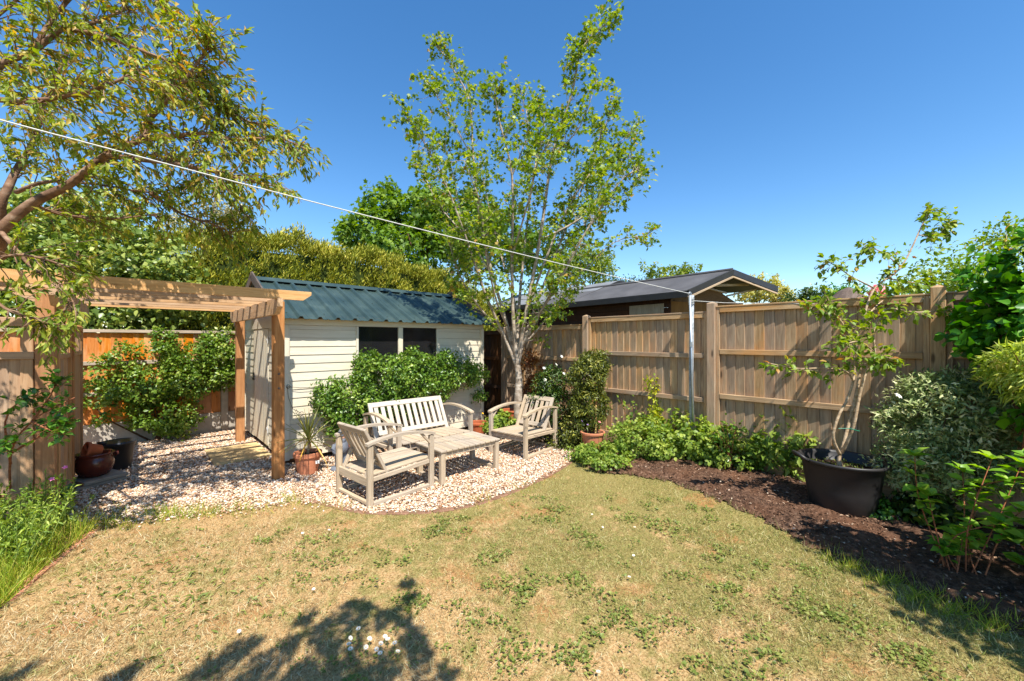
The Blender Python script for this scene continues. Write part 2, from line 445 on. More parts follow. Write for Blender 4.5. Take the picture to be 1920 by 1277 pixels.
def gravelmat(name='gravel_bed'):
    t = NT(name)
    vo = t.n('ShaderNodeTexVoronoi', inputs={'Scale': 42.0}); t.l(t.wpos(), vo.inputs['Vector'])
    sp = t.n('ShaderNodeSeparateColor'); t.l(vo.outputs['Color'], sp.inputs[0])
    col = t.ramp(sp.outputs[0], S((0, (120, 92, 70)), (0.3, (170, 136, 104)), (0.6, (206, 180, 150)), (0.9, (228, 212, 190))))
    col = t.mix(t.ramp(vo.outputs['Distance'], [(0.35, (0, 0, 0, 1)), (0.7, (0.8,) * 3 + (1,))]), col, srgb(92, 66, 48))
    t.bump(vo.outputs['Distance'], -0.9 if False else 0.9, 0.012)
    return t.fin(col, 0.85, 0.25)
M['gravel'] = gravelmat()
M['pebble'] = leafmat('pebble', S((0, (122, 86, 62)), (0.12, (172, 128, 92)), (0.28, (202, 170, 136)), (0.6, (220, 198, 172)), (0.86, (234, 220, 202)), (0.95, (196, 146, 104)), (1, (150, 138, 128))), 0.0, 0.6, 0.3)
M['chip'] = leafmat('bark_chip', S((0, (60, 42, 32)), (0.6, (110, 80, 60)), (0.9, (160, 130, 106)), (1, (204, 186, 164))), 0.0, 0.9, 0.1)
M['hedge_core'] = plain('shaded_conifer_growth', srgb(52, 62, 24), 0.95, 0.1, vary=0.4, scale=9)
M['ground'] = plain('rough_ground', srgb(110, 104, 62), 0.95, 0.1, vary=0.3, scale=0.6)

# ------------------------------------------------------------------ leaves
TPL = {
 'leaf': ([(0,0,0),(.42,.5,.14),(.42,-.5,.14),(.5,0,0),(1,0,-.12)], [(0,3,1),(0,2,3),(1,3,4),(3,2,4)]),
 'quad': ([(0,0,0),(.5,.5,.08),(1,0,-.08),(.5,-.5,.08)], [(0,3,2,1)]),
 'oval': ([(0,0,0),(.22,.36,.08),(.22,-.36,.08),(.3,0,0),(.62,.46,.09),(.62,-.46,.09),(.65,0,-.02),(1,0,-.16)],
          [(0,3,1),(0,2,3),(3,6,4,1),(2,5,6,3),(4,6,7),(6,5,7)]),
 'maple': ([(0,0,0),(.05,.45,.05),(.3,.3,.06),(.55,.62,.0),(.6,.22,.05),(1,0,-.12),(.6,-.22,.05),(.55,-.62,0),(.3,-.3,.06),(.05,-.45,.05),(.4,0,0)],
           [(10,0,1,2),(10,2,3,4),(10,4,5),(10,5,6),(10,6,7,8),(10,8,9,0)]),
 'blade': ([(0,.5,0),(0,-.5,0),(.55,.32,.1),(.55,-.32,.1),(1,0,.0)], [(0,1,3,2),(2,3,4)]),
 'spray': ([(0,0,0),(.35,.5,.05),(.7,.35,0),(1,.05,-.05),(.7,-.35,0),(.35,-.5,.05),(.4,.08,0)], [(0,5,6),(0,6,1),(1,6,2),(6,4,3,2),(5,4,6)]),
 'tri': ([(0,.5,0),(0,-.5,0),(1,0,0)], [(0,1,2)]),
}
def unit(a):
    return a / (np.linalg.norm(a, axis=-1, keepdims=True) + 1e-9)

def leaf_mesh(name, pos, axis, nrm, L, W, mat, tpl='leaf', rnd=None, smooth=False):
    T, Fs = TPL[tpl]; T = np.array(T); n = len(pos); k = len(T)
    axis = unit(np.asarray(axis, float)); nrm = np.asarray(nrm, float)
    nrm = unit(nrm - axis * (nrm * axis).sum(1, keepdims=True)); side = np.cross(nrm, axis)
    L = np.broadcast_to(np.asarray(L, float), (n,)); W = np.broadcast_to(np.asarray(W, float), (n,))
    V = (pos[:, None, :] + axis[:, None, :] * (T[None, :, 0:1] * L[:, None, None])
         + side[:, None, :] * (T[None, :, 1:2] * W[:, None, None]) + nrm[:, None, :] * (T[None, :, 2:3] * L[:, None, None]))
    V = V.reshape(-1, 3)
    return raw_mesh(name, V, Fs, n, k, mat, rnd, smooth)

def raw_mesh(name, V, Fs, n, k, mat, rnd, smooth=False):
    me = bpy.data.meshes.new(name)
    lt = np.array([len(f) for f in Fs]); li = np.concatenate([np.array(f) for f in Fs])
    loops = (li[None, :] + (np.arange(n) * k)[:, None]).ravel()
    tot = np.tile(lt, n); start = np.concatenate([[0], np.cumsum(tot)[:-1]])
    me.vertices.add(len(V)); me.loops.add(len(loops)); me.polygons.add(len(tot))
    me.vertices.foreach_set('co', V.astype(np.float32).ravel())
    me.loops.foreach_set('vertex_index', loops.astype(np.int32))
    me.polygons.foreach_set('loop_start', start.astype(np.int32))
    me.polygons.foreach_set('loop_total', tot.astype(np.int32))
    if smooth: me.polygons.foreach_set('use_smooth', np.ones(len(tot), dtype=bool))
    if rnd is None: rnd = RNG.random(n)
    a = me.attributes.new('rnd', 'FLOAT', 'FACE')
    a.data.foreach_set('value', np.repeat(rnd, len(Fs)).astype(np.float32))
    me.materials.append(mat); me.update(calc_edges=True)
    return me

def rand_unit(n):
    return unit(RNG.normal(size=(n, 3)))

def cloud(C, r, per, out=None, outw=0.6, upw=0.5, rw=0.6, flat=1.0):
    """leaves gathered in clumps: C clump centres, r clump radius"""
    K = len(C); r = np.broadcast_to(np.asarray(r, float), (K,))
    idx = np.repeat(np.arange(K), per)
    off = rand_unit(len(idx)) * (RNG.random((len(idx), 1)) ** 0.45) * r[idx][:, None]
    off[:, 2] *= flat
    pos = C[idx] + off
    o = unit(off) if out is None else unit(0.5 * unit(off) + out[idx])
    nrm = unit(o * outw + np.array([0, 0, upw]) + rand_unit(len(idx)) * rw)
    ax = rand_unit(len(idx)) + o * 0.5 + np.array([0, 0, -0.25])
    return pos, ax, nrm, idx

def blob_points(blobs, K, inner=0.6):
    B = np.array(blobs, float); wts = (B[:, 3] * B[:, 4] + B[:, 3] * B[:, 5] + B[:, 4] * B[:, 5]); wts = wts / wts.sum()
    pick = RNG.choice(len(B), K, p=wts); u = rand_unit(K)
    rr = inner + (1 - inner) * RNG.random((K, 1)) ** 0.6
    return B[pick, :3] + u * rr * B[pick, 3:6], u

def bush(name, label, cat, base, blobs, K, per, cr, L, W, mat, tpl='leaf', group=None, stem='bark_dark', nstem=5, stem_r=0.012,
         inner=0.55, upw=0.5, foliage='foliage', zmin=0.03, wig=0.12, lv=0.35):
    t = thing(name, label, cat, base, group)
    C, u = blob_points(blobs, K, inner)
    pos, ax, nrm, idx = cloud(C, cr * (0.6 + 0.8 * RNG.random(K)), per, u, upw=upw)
    keep = pos[:, 2] > zmin
    pos, ax, nrm, idx = pos[keep], ax[keep], nrm[keep], idx[keep]
    n = len(pos); sz = 1 - lv + 2 * lv * RNG.random(n)
    rnd = np.clip(0.55 * RNG.random(K)[idx] + 0.55 * RNG.random(n) - 0.05, 0, 1)
    put(bpy.data.objects.new(foliage, leaf_mesh(foliage, pos, ax, nrm, L * sz, W * sz, mat, tpl, rnd)), t)
    b = np.asarray(base, float)
    for i in range(nstem):
        c = C[RNG.integers(len(C))]
        m = MB(); mid = (b + c) / 2 + RNG.normal(size=3) * wig * 0.6
        r = stem_r * RNG.uniform(0.7, 1.2)
        b2 = b + np.append(RNG.normal(size=2) * stem_r * 2.5, 0)
        m.tube([b2, (b2 * 0.6 + mid * 0.4), mid, (mid + c) / 2 + RNG.normal(size=3) * 0.03, c], [r, r * .85, r * .65, r * .45, r * .2], 5)
        m.build('stem', M[stem], t, smooth=True)
    return t

def smooth_path(pts, sub=4):
    pts = [np.asarray(p, float) for p in pts]; out = []
    for i in range(len(pts) - 1):
        p0 = pts[max(i-1, 0)]; p1 = pts[i]; p2 = pts[i+1]; p3 = pts[min(i+2, len(pts)-1)]
        for k in range(sub):
            t = k / sub
            out.append(0.5 * ((2*p1) + (-p0+p2)*t + (2*p0-5*p1+4*p2-p3)*t*t + (-p0+3*p1-3*p2+p3)*t**3))
    out.append(pts[-1]); return np.array(out)

def twigs_on(path, n, t0, length, spread, up, mbuf, r0, dens, droop=0.0, fwd=0.6, sides=4, inner=0.15):
    """twigs leaving a limb; returns leaf points and directions along them"""
    pts = []; dirs = []
    for _ in range(n):
        t = t0 + (1 - t0) * random.random() ** 0.8
        i = min(int(t * (len(path) - 1)), len(path) - 2)
        p = path[i] + (path[i+1] - path[i]) * random.random()
        d = unit(path[i+1] - path[i])
        dd = unit(fwd * d + spread * rand_unit(1)[0] + np.array([0, 0, up]))
        Lg = length * random.uniform(0.5, 1.25) * (1.15 - 0.5 * t)
        q = [p]; cur = dd.copy()
        for s in range(4):
            cur = unit(cur + RNG.normal(size=3) * 0.22 + np.array([0, 0, -droop * s * 0.3]))
            q.append(q[-1] + cur * Lg / 4)
        mbuf.tube(q, [r0, r0 * .8, r0 * .6, r0 * .45, r0 * .3], sides, cap=False)
        qa = np.array(q)
        m = max(2, int(dens * Lg * random.uniform(0.6, 1.3)))
        tt = np.sort(RNG.uniform(inner, 1.0, m)) * 4
        ii = np.minimum(tt.astype(int), 3); fr = (tt - ii)[:, None]
        pts.append(qa[ii] * (1 - fr) + qa[ii + 1] * fr)
        dirs.append(unit(qa[ii + 1] - qa[ii]))
    if not pts: return np.zeros((0, 3)), np.zeros((0, 3))
    return np.vstack(pts), np.vstack(dirs)

# ================================================================== SETTING
def poly_sd(pts, poly):
    """signed distance to polygon, positive inside"""
    poly = np.asarray(poly)[:, :2]; a = poly; b = np.roll(poly, -1, 0)
    best = np.full(len(pts), 1e9); ins = np.zeros(len(pts), bool)
    for p, q in zip(a, b):
        e = q - p; w = pts - p
        t = np.clip((w @ e) / (e @ e + 1e-12), 0, 1)
        best = np.minimum(best, np.linalg.norm(w - t[:, None] * e, axis=1))
        c = ((p[1] <= pts[:, 1]) & (q[1] > pts[:, 1])) | ((q[1] <= pts[:, 1]) & (p[1] > pts[:, 1]))
        xi = p[0] + (pts[:, 1] - p[1]) * e[0] / (e[1] if abs(e[1]) > 1e-9 else 1e-9)
        ins ^= c & (pts[:, 0] < xi)
    return np.where(ins, best, -best)

edge_px = [(175, 984), (250, 978), (330, 968), (420, 962), (500, 950), (560, 939), (600, 942), (640, 954), (700, 962), (800, 961), (900, 944), (1000, 906), (1062, 872), (1078, 858)]
edge_pts = [G(x, y)[:2] for x, y in edge_px]
GRAVEL = edge_pts + [np.array(p) for p in [(4.72, 3.9), (4.75, 5.4), (4.75, 8.3), (-0.47, 8.3), (-0.47, 5.0), (-0.62, 4.95)]]
bed_px = [(1078, 862), (1120, 888), (1180, 892), (1260, 906), (1330, 932), (1420, 972), (1480, 1006), (1560, 1050), (1660, 1086), (1760, 1126), (1850, 1166), (1920, 1196)]
bed_pts = [G(x, y)[:2] for x, y in bed_px]
SOIL = bed_pts + [np.array(p) for p in [(3.3, -0.8), (3.2, -3.0), (5.3, -3.0), (5.3, 5.8), (4.76, 5.8), (4.73, 3.95)]]
left_px = [(0, 1132), (60, 1082), (130, 1024), (175, 992)]
left_pts = [G(x, y)[:2] for x, y in left_px]
LEFTBED = [np.array((-3.6, 0.6)), np.array((-1.4, 1.6))] + left_pts + [np.array((-0.62, 4.96)), np.array((-3.6, 4.96))]
SHED = (1.333, 4.482, 5.534, 7.96)

def flat_poly(name, poly, z, mat):
    m = MB(); m.add([(p[0], p[1], z) for p in poly], [tuple(range(len(poly)))])
    bm = bmesh.new(); me = m.mesh(name, mat); bm.from_mesh(me); bmesh.ops.triangulate(bm, faces=bm.faces[:])
    bmesh.ops.recalc_face_normals(bm, faces=bm.faces[:])
    for f in bm.faces:
        if f.normal.z < 0: f.normal_flip()
    bm.to_mesh(me); bm.free()
    return tag(put(bpy.data.objects.new(name, me)), kind='structure')

ground = MB().add([(-400, -400, -0.03), (400, -400, -0.03), (400, 400, -0.03), (-400, 400, -0.03)], [(0, 1, 2, 3)]).build('ground', M['ground'])
tag(ground, kind='structure')
flat_poly('lawn', [(-3.8, -4), (5.3, -4), (5.3, 8.38), (-3.8, 8.38)], 0.0, M['lawn'])
flat_poly('gravel_path', GRAVEL, 0.006, M['gravel'])

def soil_grid(name, poly, h, step=0.024):
    pa = np.array(poly); x0, y0 = pa.min(0); x1, y1 = pa.max(0)
    nx = int((x1 - x0) / step) + 2; ny = int((y1 - y0) / step) + 2
    X, Y = np.meshgrid(x0 + np.arange(nx) * step, y0 + np.arange(ny) * step, indexing='ij')
    pts = np.stack([X.ravel(), Y.ravel()], 1); sd = poly_sd(pts, poly)
    lump = sum(np.sin(pts[:, 0] * f + a) * np.sin(pts[:, 1] * f * 1.1 + b) / f for f, a, b in ((9, 0, 1), (17, 2, .4), (31, .7, 2.2), (53, 1.7, .9))) * 0.14
    sd = sd + 0.035 * np.sin(pts[:, 0] * 23 + 2 * np.sin(pts[:, 1] * 17)) * np.sin(pts[:, 1] * 29) + RNG.normal(size=len(pts)) * .008
    z = 0.007 + np.clip(sd * 0.35, -0.02, h) + np.clip(sd * 4, 0, 1) * (lump + RNG.normal(size=len(pts)) * 0.004)
    ok = sd > -step * .3
    V = []; idx = -np.ones(len(pts), int); k = 0; F = []
    for i in np.nonzero(ok)[0]:
        idx[i] = k; V.append((pts[i, 0], pts[i, 1], z[i])); k += 1
    I = idx.reshape(nx, ny)
    for i in range(nx - 1):
        for j in range(ny - 1):
            q = (I[i, j], I[i+1, j], I[i+1, j+1], I[i, j+1])
            if min(q) >= 0: F.append(q)
    me = bpy.data.meshes.new(name); me.from_pydata(V, [], F); me.materials.append(M['soil']); me.shade_smooth()
    return tag(put(bpy.data.objects.new(name, me)), kind='structure')
soil_grid('soil_bed', SOIL, 0.06)
soil_grid('soil_border', LEFTBED, 0.04)

# loose pebbles ------------------------------------------------------------
def pebbles():
    bm = bmesh.new(); bmesh.ops.create_icosphere(bm, subdivisions=1, radius=1.0)
    T = np.array([v.co[:] for v in bm.verts]); Fs = [tuple(v.index for v in f.verts) for f in bm.faces]; bm.free()
    pa = np.array(GRAVEL); lo = pa.min(0); hi = pa.max(0)
    n0 = 105000
    pts = lo + RNG.random((n0, 2)) * (hi - lo)
    sd = poly_sd(pts, GRAVEL) + RNG.normal(size=n0) * np.where(pts[:, 0] < 1.25, 0.07, 0.02)
    ins_shed = (pts[:, 0] > SHED[0] + 0.02) & (pts[:, 1] > SHED[2] + 0.02)
    dep = pts @ FW[:2]
    keep = (sd > 0.0) & ~ins_shed & (RNG.random(n0) < np.clip(1.5 - dep * 0.09, 0.3, 1))
    pts = pts[keep]; n = len(pts)
    s = RNG.uniform(0.0055, 0.0125, n) * (0.95 + 0.5 * (RNG.random(n) > 0.9))
    sc = np.stack([s * RNG.uniform(0.8, 1.35, n), s * RNG.uniform(0.7, 1.1, n), s * RNG.uniform(0.5, 0.8, n)], 1)
    a = RNG.uniform(0, 6.28, n); b = RNG.normal(size=n) * 0.35
    loc = T[None] * sc[:, None, :] * (1 + RNG.normal(size=(n, len(T), 1)) * 0.1)
    x = loc[..., 0] * np.cos(b)[:, None] + loc[..., 2] * np.sin(b)[:, None]; z = -loc[..., 0] * np.sin(b)[:, None] + loc[..., 2] * np.cos(b)[:, None]; y = loc[..., 1]
    X = x * np.cos(a)[:, None] - y * np.sin(a)[:, None]; Y = x * np.sin(a)[:, None] + y * np.cos(a)[:, None]
    V = np.stack([X + pts[:, 0:1], Y + pts[:, 1:2], z + 0.008 + (s * RNG.uniform(0.2, 1.1, n))[:, None]], 2).reshape(-1, 3)
    rn = np.clip(RNG.random(n), 0, 1)
    me = raw_mesh('loose_gravel', V, Fs, n, len(T), M['pebble'], rn, True)
    o = put(bpy.data.objects.new('loose_gravel', me)); tag(o, 'cream and tan loose gravel under the seats and pergola', 'gravel', kind='stuff')
pebbles()

def chips():
    pa = np.array(SOIL); lo = pa.min(0); hi = pa.max(0)
    pts = lo + RNG.random((26000, 2)) * (hi - lo); sd = poly_sd(pts, SOIL)
    pts = pts[(sd > 0.01) & (pts[:, 1] > -1.2)]; n = len(pts)
    z = 0.012 + np.clip(poly_sd(pts, SOIL) * 0.35, 0, 0.06) + RNG.uniform(-0.004, 0.012, n)
    pos = np.column_stack([pts, z]); ax = rand_unit(n); ax[:, 2] *= 0.25; nr = rand_unit(n) * 0.5 + (0, 0, 1)
    me = leaf_mesh('bark_chips', pos, ax, nr, RNG.uniform(0.008, 0.034, n), RNG.uniform(0.006, 0.016, n), M['chip'], 'quad', RNG.random(n) ** 1.6)
    tag(put(bpy.data.objects.new('bark_chips', me)), 'scattered bark chips and crumbs of soil on the bed', 'bark chips', kind='stuff')
chips()

# lawn grass ---------------------------------------------------------------
def lawn_grass():
    P_ = []
    for (d0, d1, dens) in ((1.35, 2.4, 15000), (2.4, 3.3, 10500), (3.3, 5.6, 6500)):
        w = 1.5
        n = int(dens * (d1 - d0) * (2 * w * d1))
        d = d0 + RNG.random(n) * (d1 - d0); l = (RNG.random(n) * 2 - 1) * w * d1
        q = d[:, None] * FW[:2] + l[:, None] * RT[:2]
        q = q[np.abs(l) < w * d]
        P_.append(q)
    p = np.vstack(P_)
    sg = poly_sd(p, GRAVEL); ss = poly_sd(p, SOIL); sl = poly_sd(p, LEFTBED)
    wob = RNG.normal(size=len(p)) * 0.03
    p = p[(sg + wob < 0) & (ss + wob < 0.0) & (sl + wob < 0)]
    n = len(p)
    # thin, worn patches
    pat = np.sin(p[:, 0] * 2.3 + 1.1 * np.sin(p[:, 1] * 1.7)) * np.sin(p[:, 1] * 2.1 + 0.8 * np.sin(p[:, 0] * 2.9)) + 0.3 * np.sin(p[:, 0] * 9) * np.sin(p[:, 1] * 8)
    p = p[RNG.random(n) < np.clip(0.75 + 0.5 * pat, 0.3, 1)]; n = len(p)
    ax = np.column_stack([RNG.normal(size=(n, 2)) * 0.75, np.abs(RNG.normal(size=n)) * 0.5 + 0.3])
    nr = rand_unit(n) + np.array([0, 0, 0.3])
    L = RNG.uniform(0.014, 0.044, n) * (1 + 0.9 * (RNG.random(n) > 0.96))
    # greener, longer fringe along the bed in the shade
    sd = np.abs(poly_sd(p, SOIL)); near = np.exp(-(sd / 0.1) ** 2)
    L *= 1 + 0.9 * near
    pos = np.column_stack([p, np.zeros(n)])
    me = leaf_mesh('lawn_grass', pos, ax, nr, L, RNG.uniform(0.0018, 0.0036, n), M['grass'], 'blade', RNG.random(n))
    tag(put(bpy.data.objects.new('lawn_grass', me)), 'short sun-dried lawn grass with greener patches', 'grass', kind='stuff')
lawn_grass()

def lawn_weeds():
    pos = []; ax = []; nr = []; L = []
    def rosette(c, k, r, l):
        for _ in range(k):
            a = random.uniform(0, 6.28); q = random.random() ** 0.5 * r
            pos.append((c[0] + math.cos(a) * q, c[1] + math.sin(a) * q, random.uniform(0.004, 0.022)))
            b = a + random.gauss(0, 0.8)
            ax.append((math.cos(b), math.sin(b), random.uniform(0.0, 0.6))); nr.append((random.gauss(0, .35), random.gauss(0, .35), 1)); L.append(l * random.uniform(.6, 1.3))
    pat = [(700, 1250), (740, 1045), (810, 995), (830, 980), (930, 1045), (925, 1110), (985, 1095), (1050, 955), (1100, 1000), (1110, 1025), (960, 1160), (1000, 935), (1165, 970), (1195, 980), (1060, 1090), (1120, 1100),
           (1250, 985), (1280, 1000), (1250, 1170), (1310, 1080), (1380, 1040), (1500, 1065), (1580, 1070), (1365, 1130), (1530, 1150), (1590, 1160), (1520, 1185), (650, 1050), (580, 1080), (990, 1110), (940, 1230), (1060, 1240), (1370, 1250), (1180, 1170), (880, 1170),
           (690, 1080), (1290, 960), (1350, 985), (1220, 940), (1140, 930), (1020, 975), (870, 1000), (760, 1130), (620, 1010), (480, 1010), (560, 1035), (1440, 1110), (1650, 1200), (1720, 1230), (1480, 1230), (1260, 1230), (1110, 1190)]
    for x, y in pat:
        c = G(x + random.uniform(-6, 6), y)
        for _ in range(random.randint(3, 6)):
            rosette(c[:2] + RNG.normal(size=2) * 0.08, random.randint(14, 30), random.uniform(0.04, 0.075), random.uniform(0.017, 0.03))
    for _ in range(170):
        c = G(random.uniform(0, 1900), random.uniform(960, 1277))
        if poly_sd(c[None, :2], SOIL)[0] < -0.05 and poly_sd(c[None, :2], GRAVEL)[0] < -0.05 and poly_sd(c[None, :2], LEFTBED)[0] < -0.05:
            rosette(c[:2], random.randint(4, 10), random.uniform(0.02, 0.05), random.uniform(0.012, 0.022))
    # strap-leaved patch on the left of the lawn
    for _ in range(420):
        c = G(random.gauss(290, 120), min(1260, max(990, random.gauss(1100, 55))))
        if poly_sd(c[None, :2], LEFTBED)[0] > -0.05: continue
        a = random.uniform(0, 6.28)
        pos.append((c[0], c[1], 0.006)); ax.append((math.cos(a), math.sin(a), random.uniform(.05, .5))); nr.append((random.gauss(0, .3), random.gauss(0, .3), 1)); L.append(random.uniform(.03, .065))
    n = len(pos); L = np.array(L); W = np.where(L > 0.03, L * 0.22, L * 0.75)
    me = leaf_mesh('lawn_weeds', np.array(pos), np.array(ax), np.array(nr), L, W, M['l_weed'], 'leaf')
    tag(put(bpy.data.objects.new('lawn_weeds', me)), 'low broad-leaved weeds growing through the lawn', 'weeds', kind='stuff')
lawn_weeds()

# brick edging ---------------------------------------------------------------
def edging(name, label, pts, mat, w, bl, z):
    t = thing(name, label, 'edging', (pts[0][0], pts[0][1], 0))
    path = smooth_path([np.append(p, 0) for p in pts], 10)
    seg = np.linalg.norm(np.diff(path, axis=0), axis=1); cum = np.concatenate([[0], np.cumsum(seg)])
    s = 0.0
    at = lambda s_: np.array([np.interp(s_, cum, path[:, k]) for k in range(3)])
    while s + bl < cum[-1]:
        a, b = at(s + 0.004), at(s + bl - 0.004)
        zz = z + random.uniform(-0.006, 0.004)
        plank('brick', (a[0], a[1], zz), (b[0], b[1], zz), w, 0.06, mat, t, (random.gauss(0, .03), random.gauss(0, .03), 1), 0.006)
        s += bl
edging('brick_edging', 'dull red brick edging curving between gravel and lawn', edge_pts[5:], M['brick'], 0.055, 0.2, -0.019)
edging('brick_border', 'pink brick edging beside the long grass at the left', left_pts, M['brick_pink'], 0.1, 0.2, -0.016)

# ================================================================== SHED
def shed():
    u0, u1, v0, v1 = SHED; zb, ze = 0.07, 1.87; zr = 2.42; vm = (v0 + v1) / 2
    t = thing('garden_shed', 'cream timber shed with green ribbed metal roof behind the bench', 'shed', (u0, v0, 0))
    W = M['shed']
    # bearers + lining (keeps the inside dark)
    for u in (u0 + .1, (u0 + u1) / 2, u1 - .1):
        plank('bearer', (u, v0 + .03, 0.035), (u, v1 - .03, 0.035), .07, .068, M['fence_dark_shade'], t)
    m = MB()
    m.box(u0 + .03, u1 - .03, v0 + .03, v1 - .03, zb, zb + .02)
    m.box(u0 + .03, u1 - .03, v1 - .05, v1 - .03, zb + .02, ze); m.box(u1 - .05, u1 - .03, v0 + .03, v1 - .05, zb + .02, ze)
    m.box(u0 + .03, u0 + .05, v0 + .03, v1 - .05, zb + .02, ze)
    m.build('lining', M['shed_in'], t)
    wins = [(2.257, 2.854), (2.931, 3.522)]; wz0, wz1 = 1.12, 1.745
    m = MB()
    for a, b, c, d in ((u0 + .05, u1 - .05, zb + .02, wz0), (u0 + .05, u1 - .05, wz1, ze), (u0 + .05, wins[0][0], wz0, wz1), (wins[1][1], u1 - .05, wz0, wz1)):
        m.box(a, b, v0 + .02, v0 + .03, c, d)
    m.build('lining', M['shed_in'], t)
    pitch = 0.108
    z = zb
    while z < ze - 0.13:
        z1_ = min(z + pitch, ze - 0.125)
        spans = [(u0 + .06, u1 - .06)]
        if z1_ > wz0 - .03 and z < wz1 + .02: spans = [(u0 + .06, wins[0][0] - .035), (wins[1][1] + .035, u1 - .06)]
        for a, b in spans:
            # thick lower edge throws the shadow line
            wedge('cladding_board', (b, v0 + .012, (z + z1_) / 2 + .001), (a, v0 + .012, (z + z1_) / 2 + .001), z1_ - z - .003, .0075, .016, W, t, (0, -1, 0))
        # left side, either side of the door
        for a, b in ((v0 + .055, 6.33), (7.28, v1 - .05)):
            wedge('cladding_board', (u0 + .012, a, (z + z1_) / 2 + .001), (u0 + .012, b, (z + z1_) / 2 + .001), z1_ - z - .003, .0075, .016, W, t, (-1, 0, 0))
        wedge('cladding_board', (u1 - .012, v1 - .05, (z + z1_) / 2 + .001), (u1 - .012, v0 + .05, (z + z1_) / 2 + .001), z1_ - z - .003, .0075, .016, W, t, (1, 0, 0))
        z += pitch
    # frieze, corner trims
    plank('frieze', (u0 - .004, v0 - .004, ze - .06), (u1 + .004, v0 - .004, ze - .06), .125, .022, W, t, (0, -1, 0))
    plank('frieze', (u0 - .004, v0 + .05, ze - .075), (u0 - .004, v1 - .05, ze - .075), .15, .02, W, t, (-1, 0, 0))
    for u in (u0 + .022, u1 - .022):
        plank('corner_trim', (u, v0 - .008, zb - .01), (u, v0 - .008, ze - .125), .07, .024, W, t, (0, -1, 0))
    plank('corner_trim', (u0 - .006, v0 + .018, zb - .01), (u0 - .006, v0 + .018, ze - .152), .05, .022, W, t, (-1, 0, 0))
    plank('corner_trim', (u0 - .006, v1 - .022, zb - .01), (u0 - .006, v1 - .022, ze - .152), .05, .022, W, t, (-1, 0, 0))
    # gable ends
    for u, s in ((u0 + .005, -1), (u1 - .005, 1)):
        m = MB(); h = .012
        m.add([(u - h, v0, ze), (u - h, v1, ze), (u - h, vm, zr - .02), (u + h, v0, ze), (u + h, v1, ze), (u + h, vm, zr - .02)], [(0, 1, 2), (5, 4, 3), (0, 3, 4, 1), (1, 4, 5, 2), (2, 5, 3, 0)])
        m.build('gable_panel', W, t)
    # windows
    for a, b in wins:
        w = plank('window', ((a + b) / 2, v0 + .005, wz0 + .012), ((a + b) / 2, v0 + .005, wz0 + .04), b - a, .03, W, t, (0, -1, 0))
        plank('pane', ((a + b) / 2, v0 + .008, wz0 + .04), ((a + b) / 2, v0 + .008, wz1 - .004), b - a - .004, .004, M['glass'], w, (0, -1, 0), 0)
    plank('shelf', (u0 + .3, v0 + .75, 1.3), (u1 - .3, v0 + .75, 1.3), .3, .025, M['furn'], t)
    plank('shelf_upright', (2.75, v0 + .75, .1), (2.75, v0 + .75, 1.72), .05, .05, M['furn'], t, (0, -1, 0))
    plank('shelf_upright', (3.3, v0 + .75, .1), (3.3, v0 + .75, 1.72), .05, .05, M['furn'], t, (0, -1, 0))
    for u, wd in ((wins[0][0] - .017, .032), ((wins[0][1] + wins[1][0]) / 2, .074), (wins[1][1] + .017, .032)):
        plank('window_frame', (u, v0 - .003, wz0 - .02), (u, v0 - .003, wz1 + .0), wd, .026, W, t, (0, -1, 0))
    plank('window_sill', (wins[0][0] - .05, v0 - .02, wz0 - .035), (wins[1][1] + .05, v0 - .02, wz0 - .035), .03, .06, W, t, (0, -1, 0))
    # door: vertical boards
    dv0, dv1 = 6.345, 7.265; dz0, dz1 = zb + .02, 1.715
    d = plank('door', (u0 + .02, (dv0 + dv1) / 2, dz0), (u0 + .02, (dv0 + dv1) / 2, dz1), dv1 - dv0, .02, W, t, (-1, 0, 0))
    nb = 9; bw = (dv1 - dv0) / nb
    for i in range(nb):
        vv = dv0 + bw * (i + .5)
        plank('door_board', (u0 + .001, vv, dz0), (u0 + .001, vv, dz1), bw - .004, .018, W, d, (-1, 0, 0), .003)
    for zz in (.32, 1.56):
        plank('hinge', (u0 - .011, dv0 - .02, zz), (u0 - .011, dv0 + .07, zz), .03, .006, M['white'], d, (-1, 0, 0), .001)
        plank('hinge_plate', (u0 - .013, dv0 - .015, zz - .05), (u0 - .013, dv0 - .015, zz + .05), .025, .006, M['white'], d, (-1, 0, 0), .001)
    plank('handle', (u0 - .016, dv1 - .06, .98), (u0 - .016, dv1 - .06, 1.06), .025, .02, M['wire'], d, (-1, 0, 0))
    plank('latch', (u0 - .018, dv1 - .1, .96), (u0 - .018, dv1 + .02, .96), .03, .012, M['wire'], d, (-1, 0, 0))
    # roof sheets
    ov = 0.155; su, eu = u0 - .11, u1 + .12
    rp = 0.222; n = int((eu - su) / rp)
    prof = []
    for i in range(n + 1):
        a = su + i * rp
        prof += [(a, 0), (a + .022, .034), (a + .052, .034), (a + .074, 0)]
        if i < n: prof += [(a + .074 + .05, 0.0), (a + .074 + .056, .005), (a + .074 + .07, .005), (a + .074 + .076, 0)]
    for s in (-1, 1):
        ve = v0 - ov if s < 0 else v1 + ov
        dz = (zr - (ze + .0)) / (vm - v0) * ov
        pe = np.array([ve, ze + .012 - dz * .9]); pr = np.array([vm + s * .01, zr + .01])
        nrm = np.array([-(pr - pe)[1] * (1 if s < 0 else -1), abs((pr - pe)[0])]); nrm = nrm / np.linalg.norm(nrm)
        m = MB(); vs = []
        for q in (pe, pr):
            for (a, h) in prof: vs.append((a, q[0] + nrm[0] * h, q[1] + nrm[1] * h))
        k = len(prof); m.add(vs, [(i, i + 1, i + 1 + k, i + k) for i in range(k - 1)])
        o = m.build('roof_sheet', M['roof'], t)
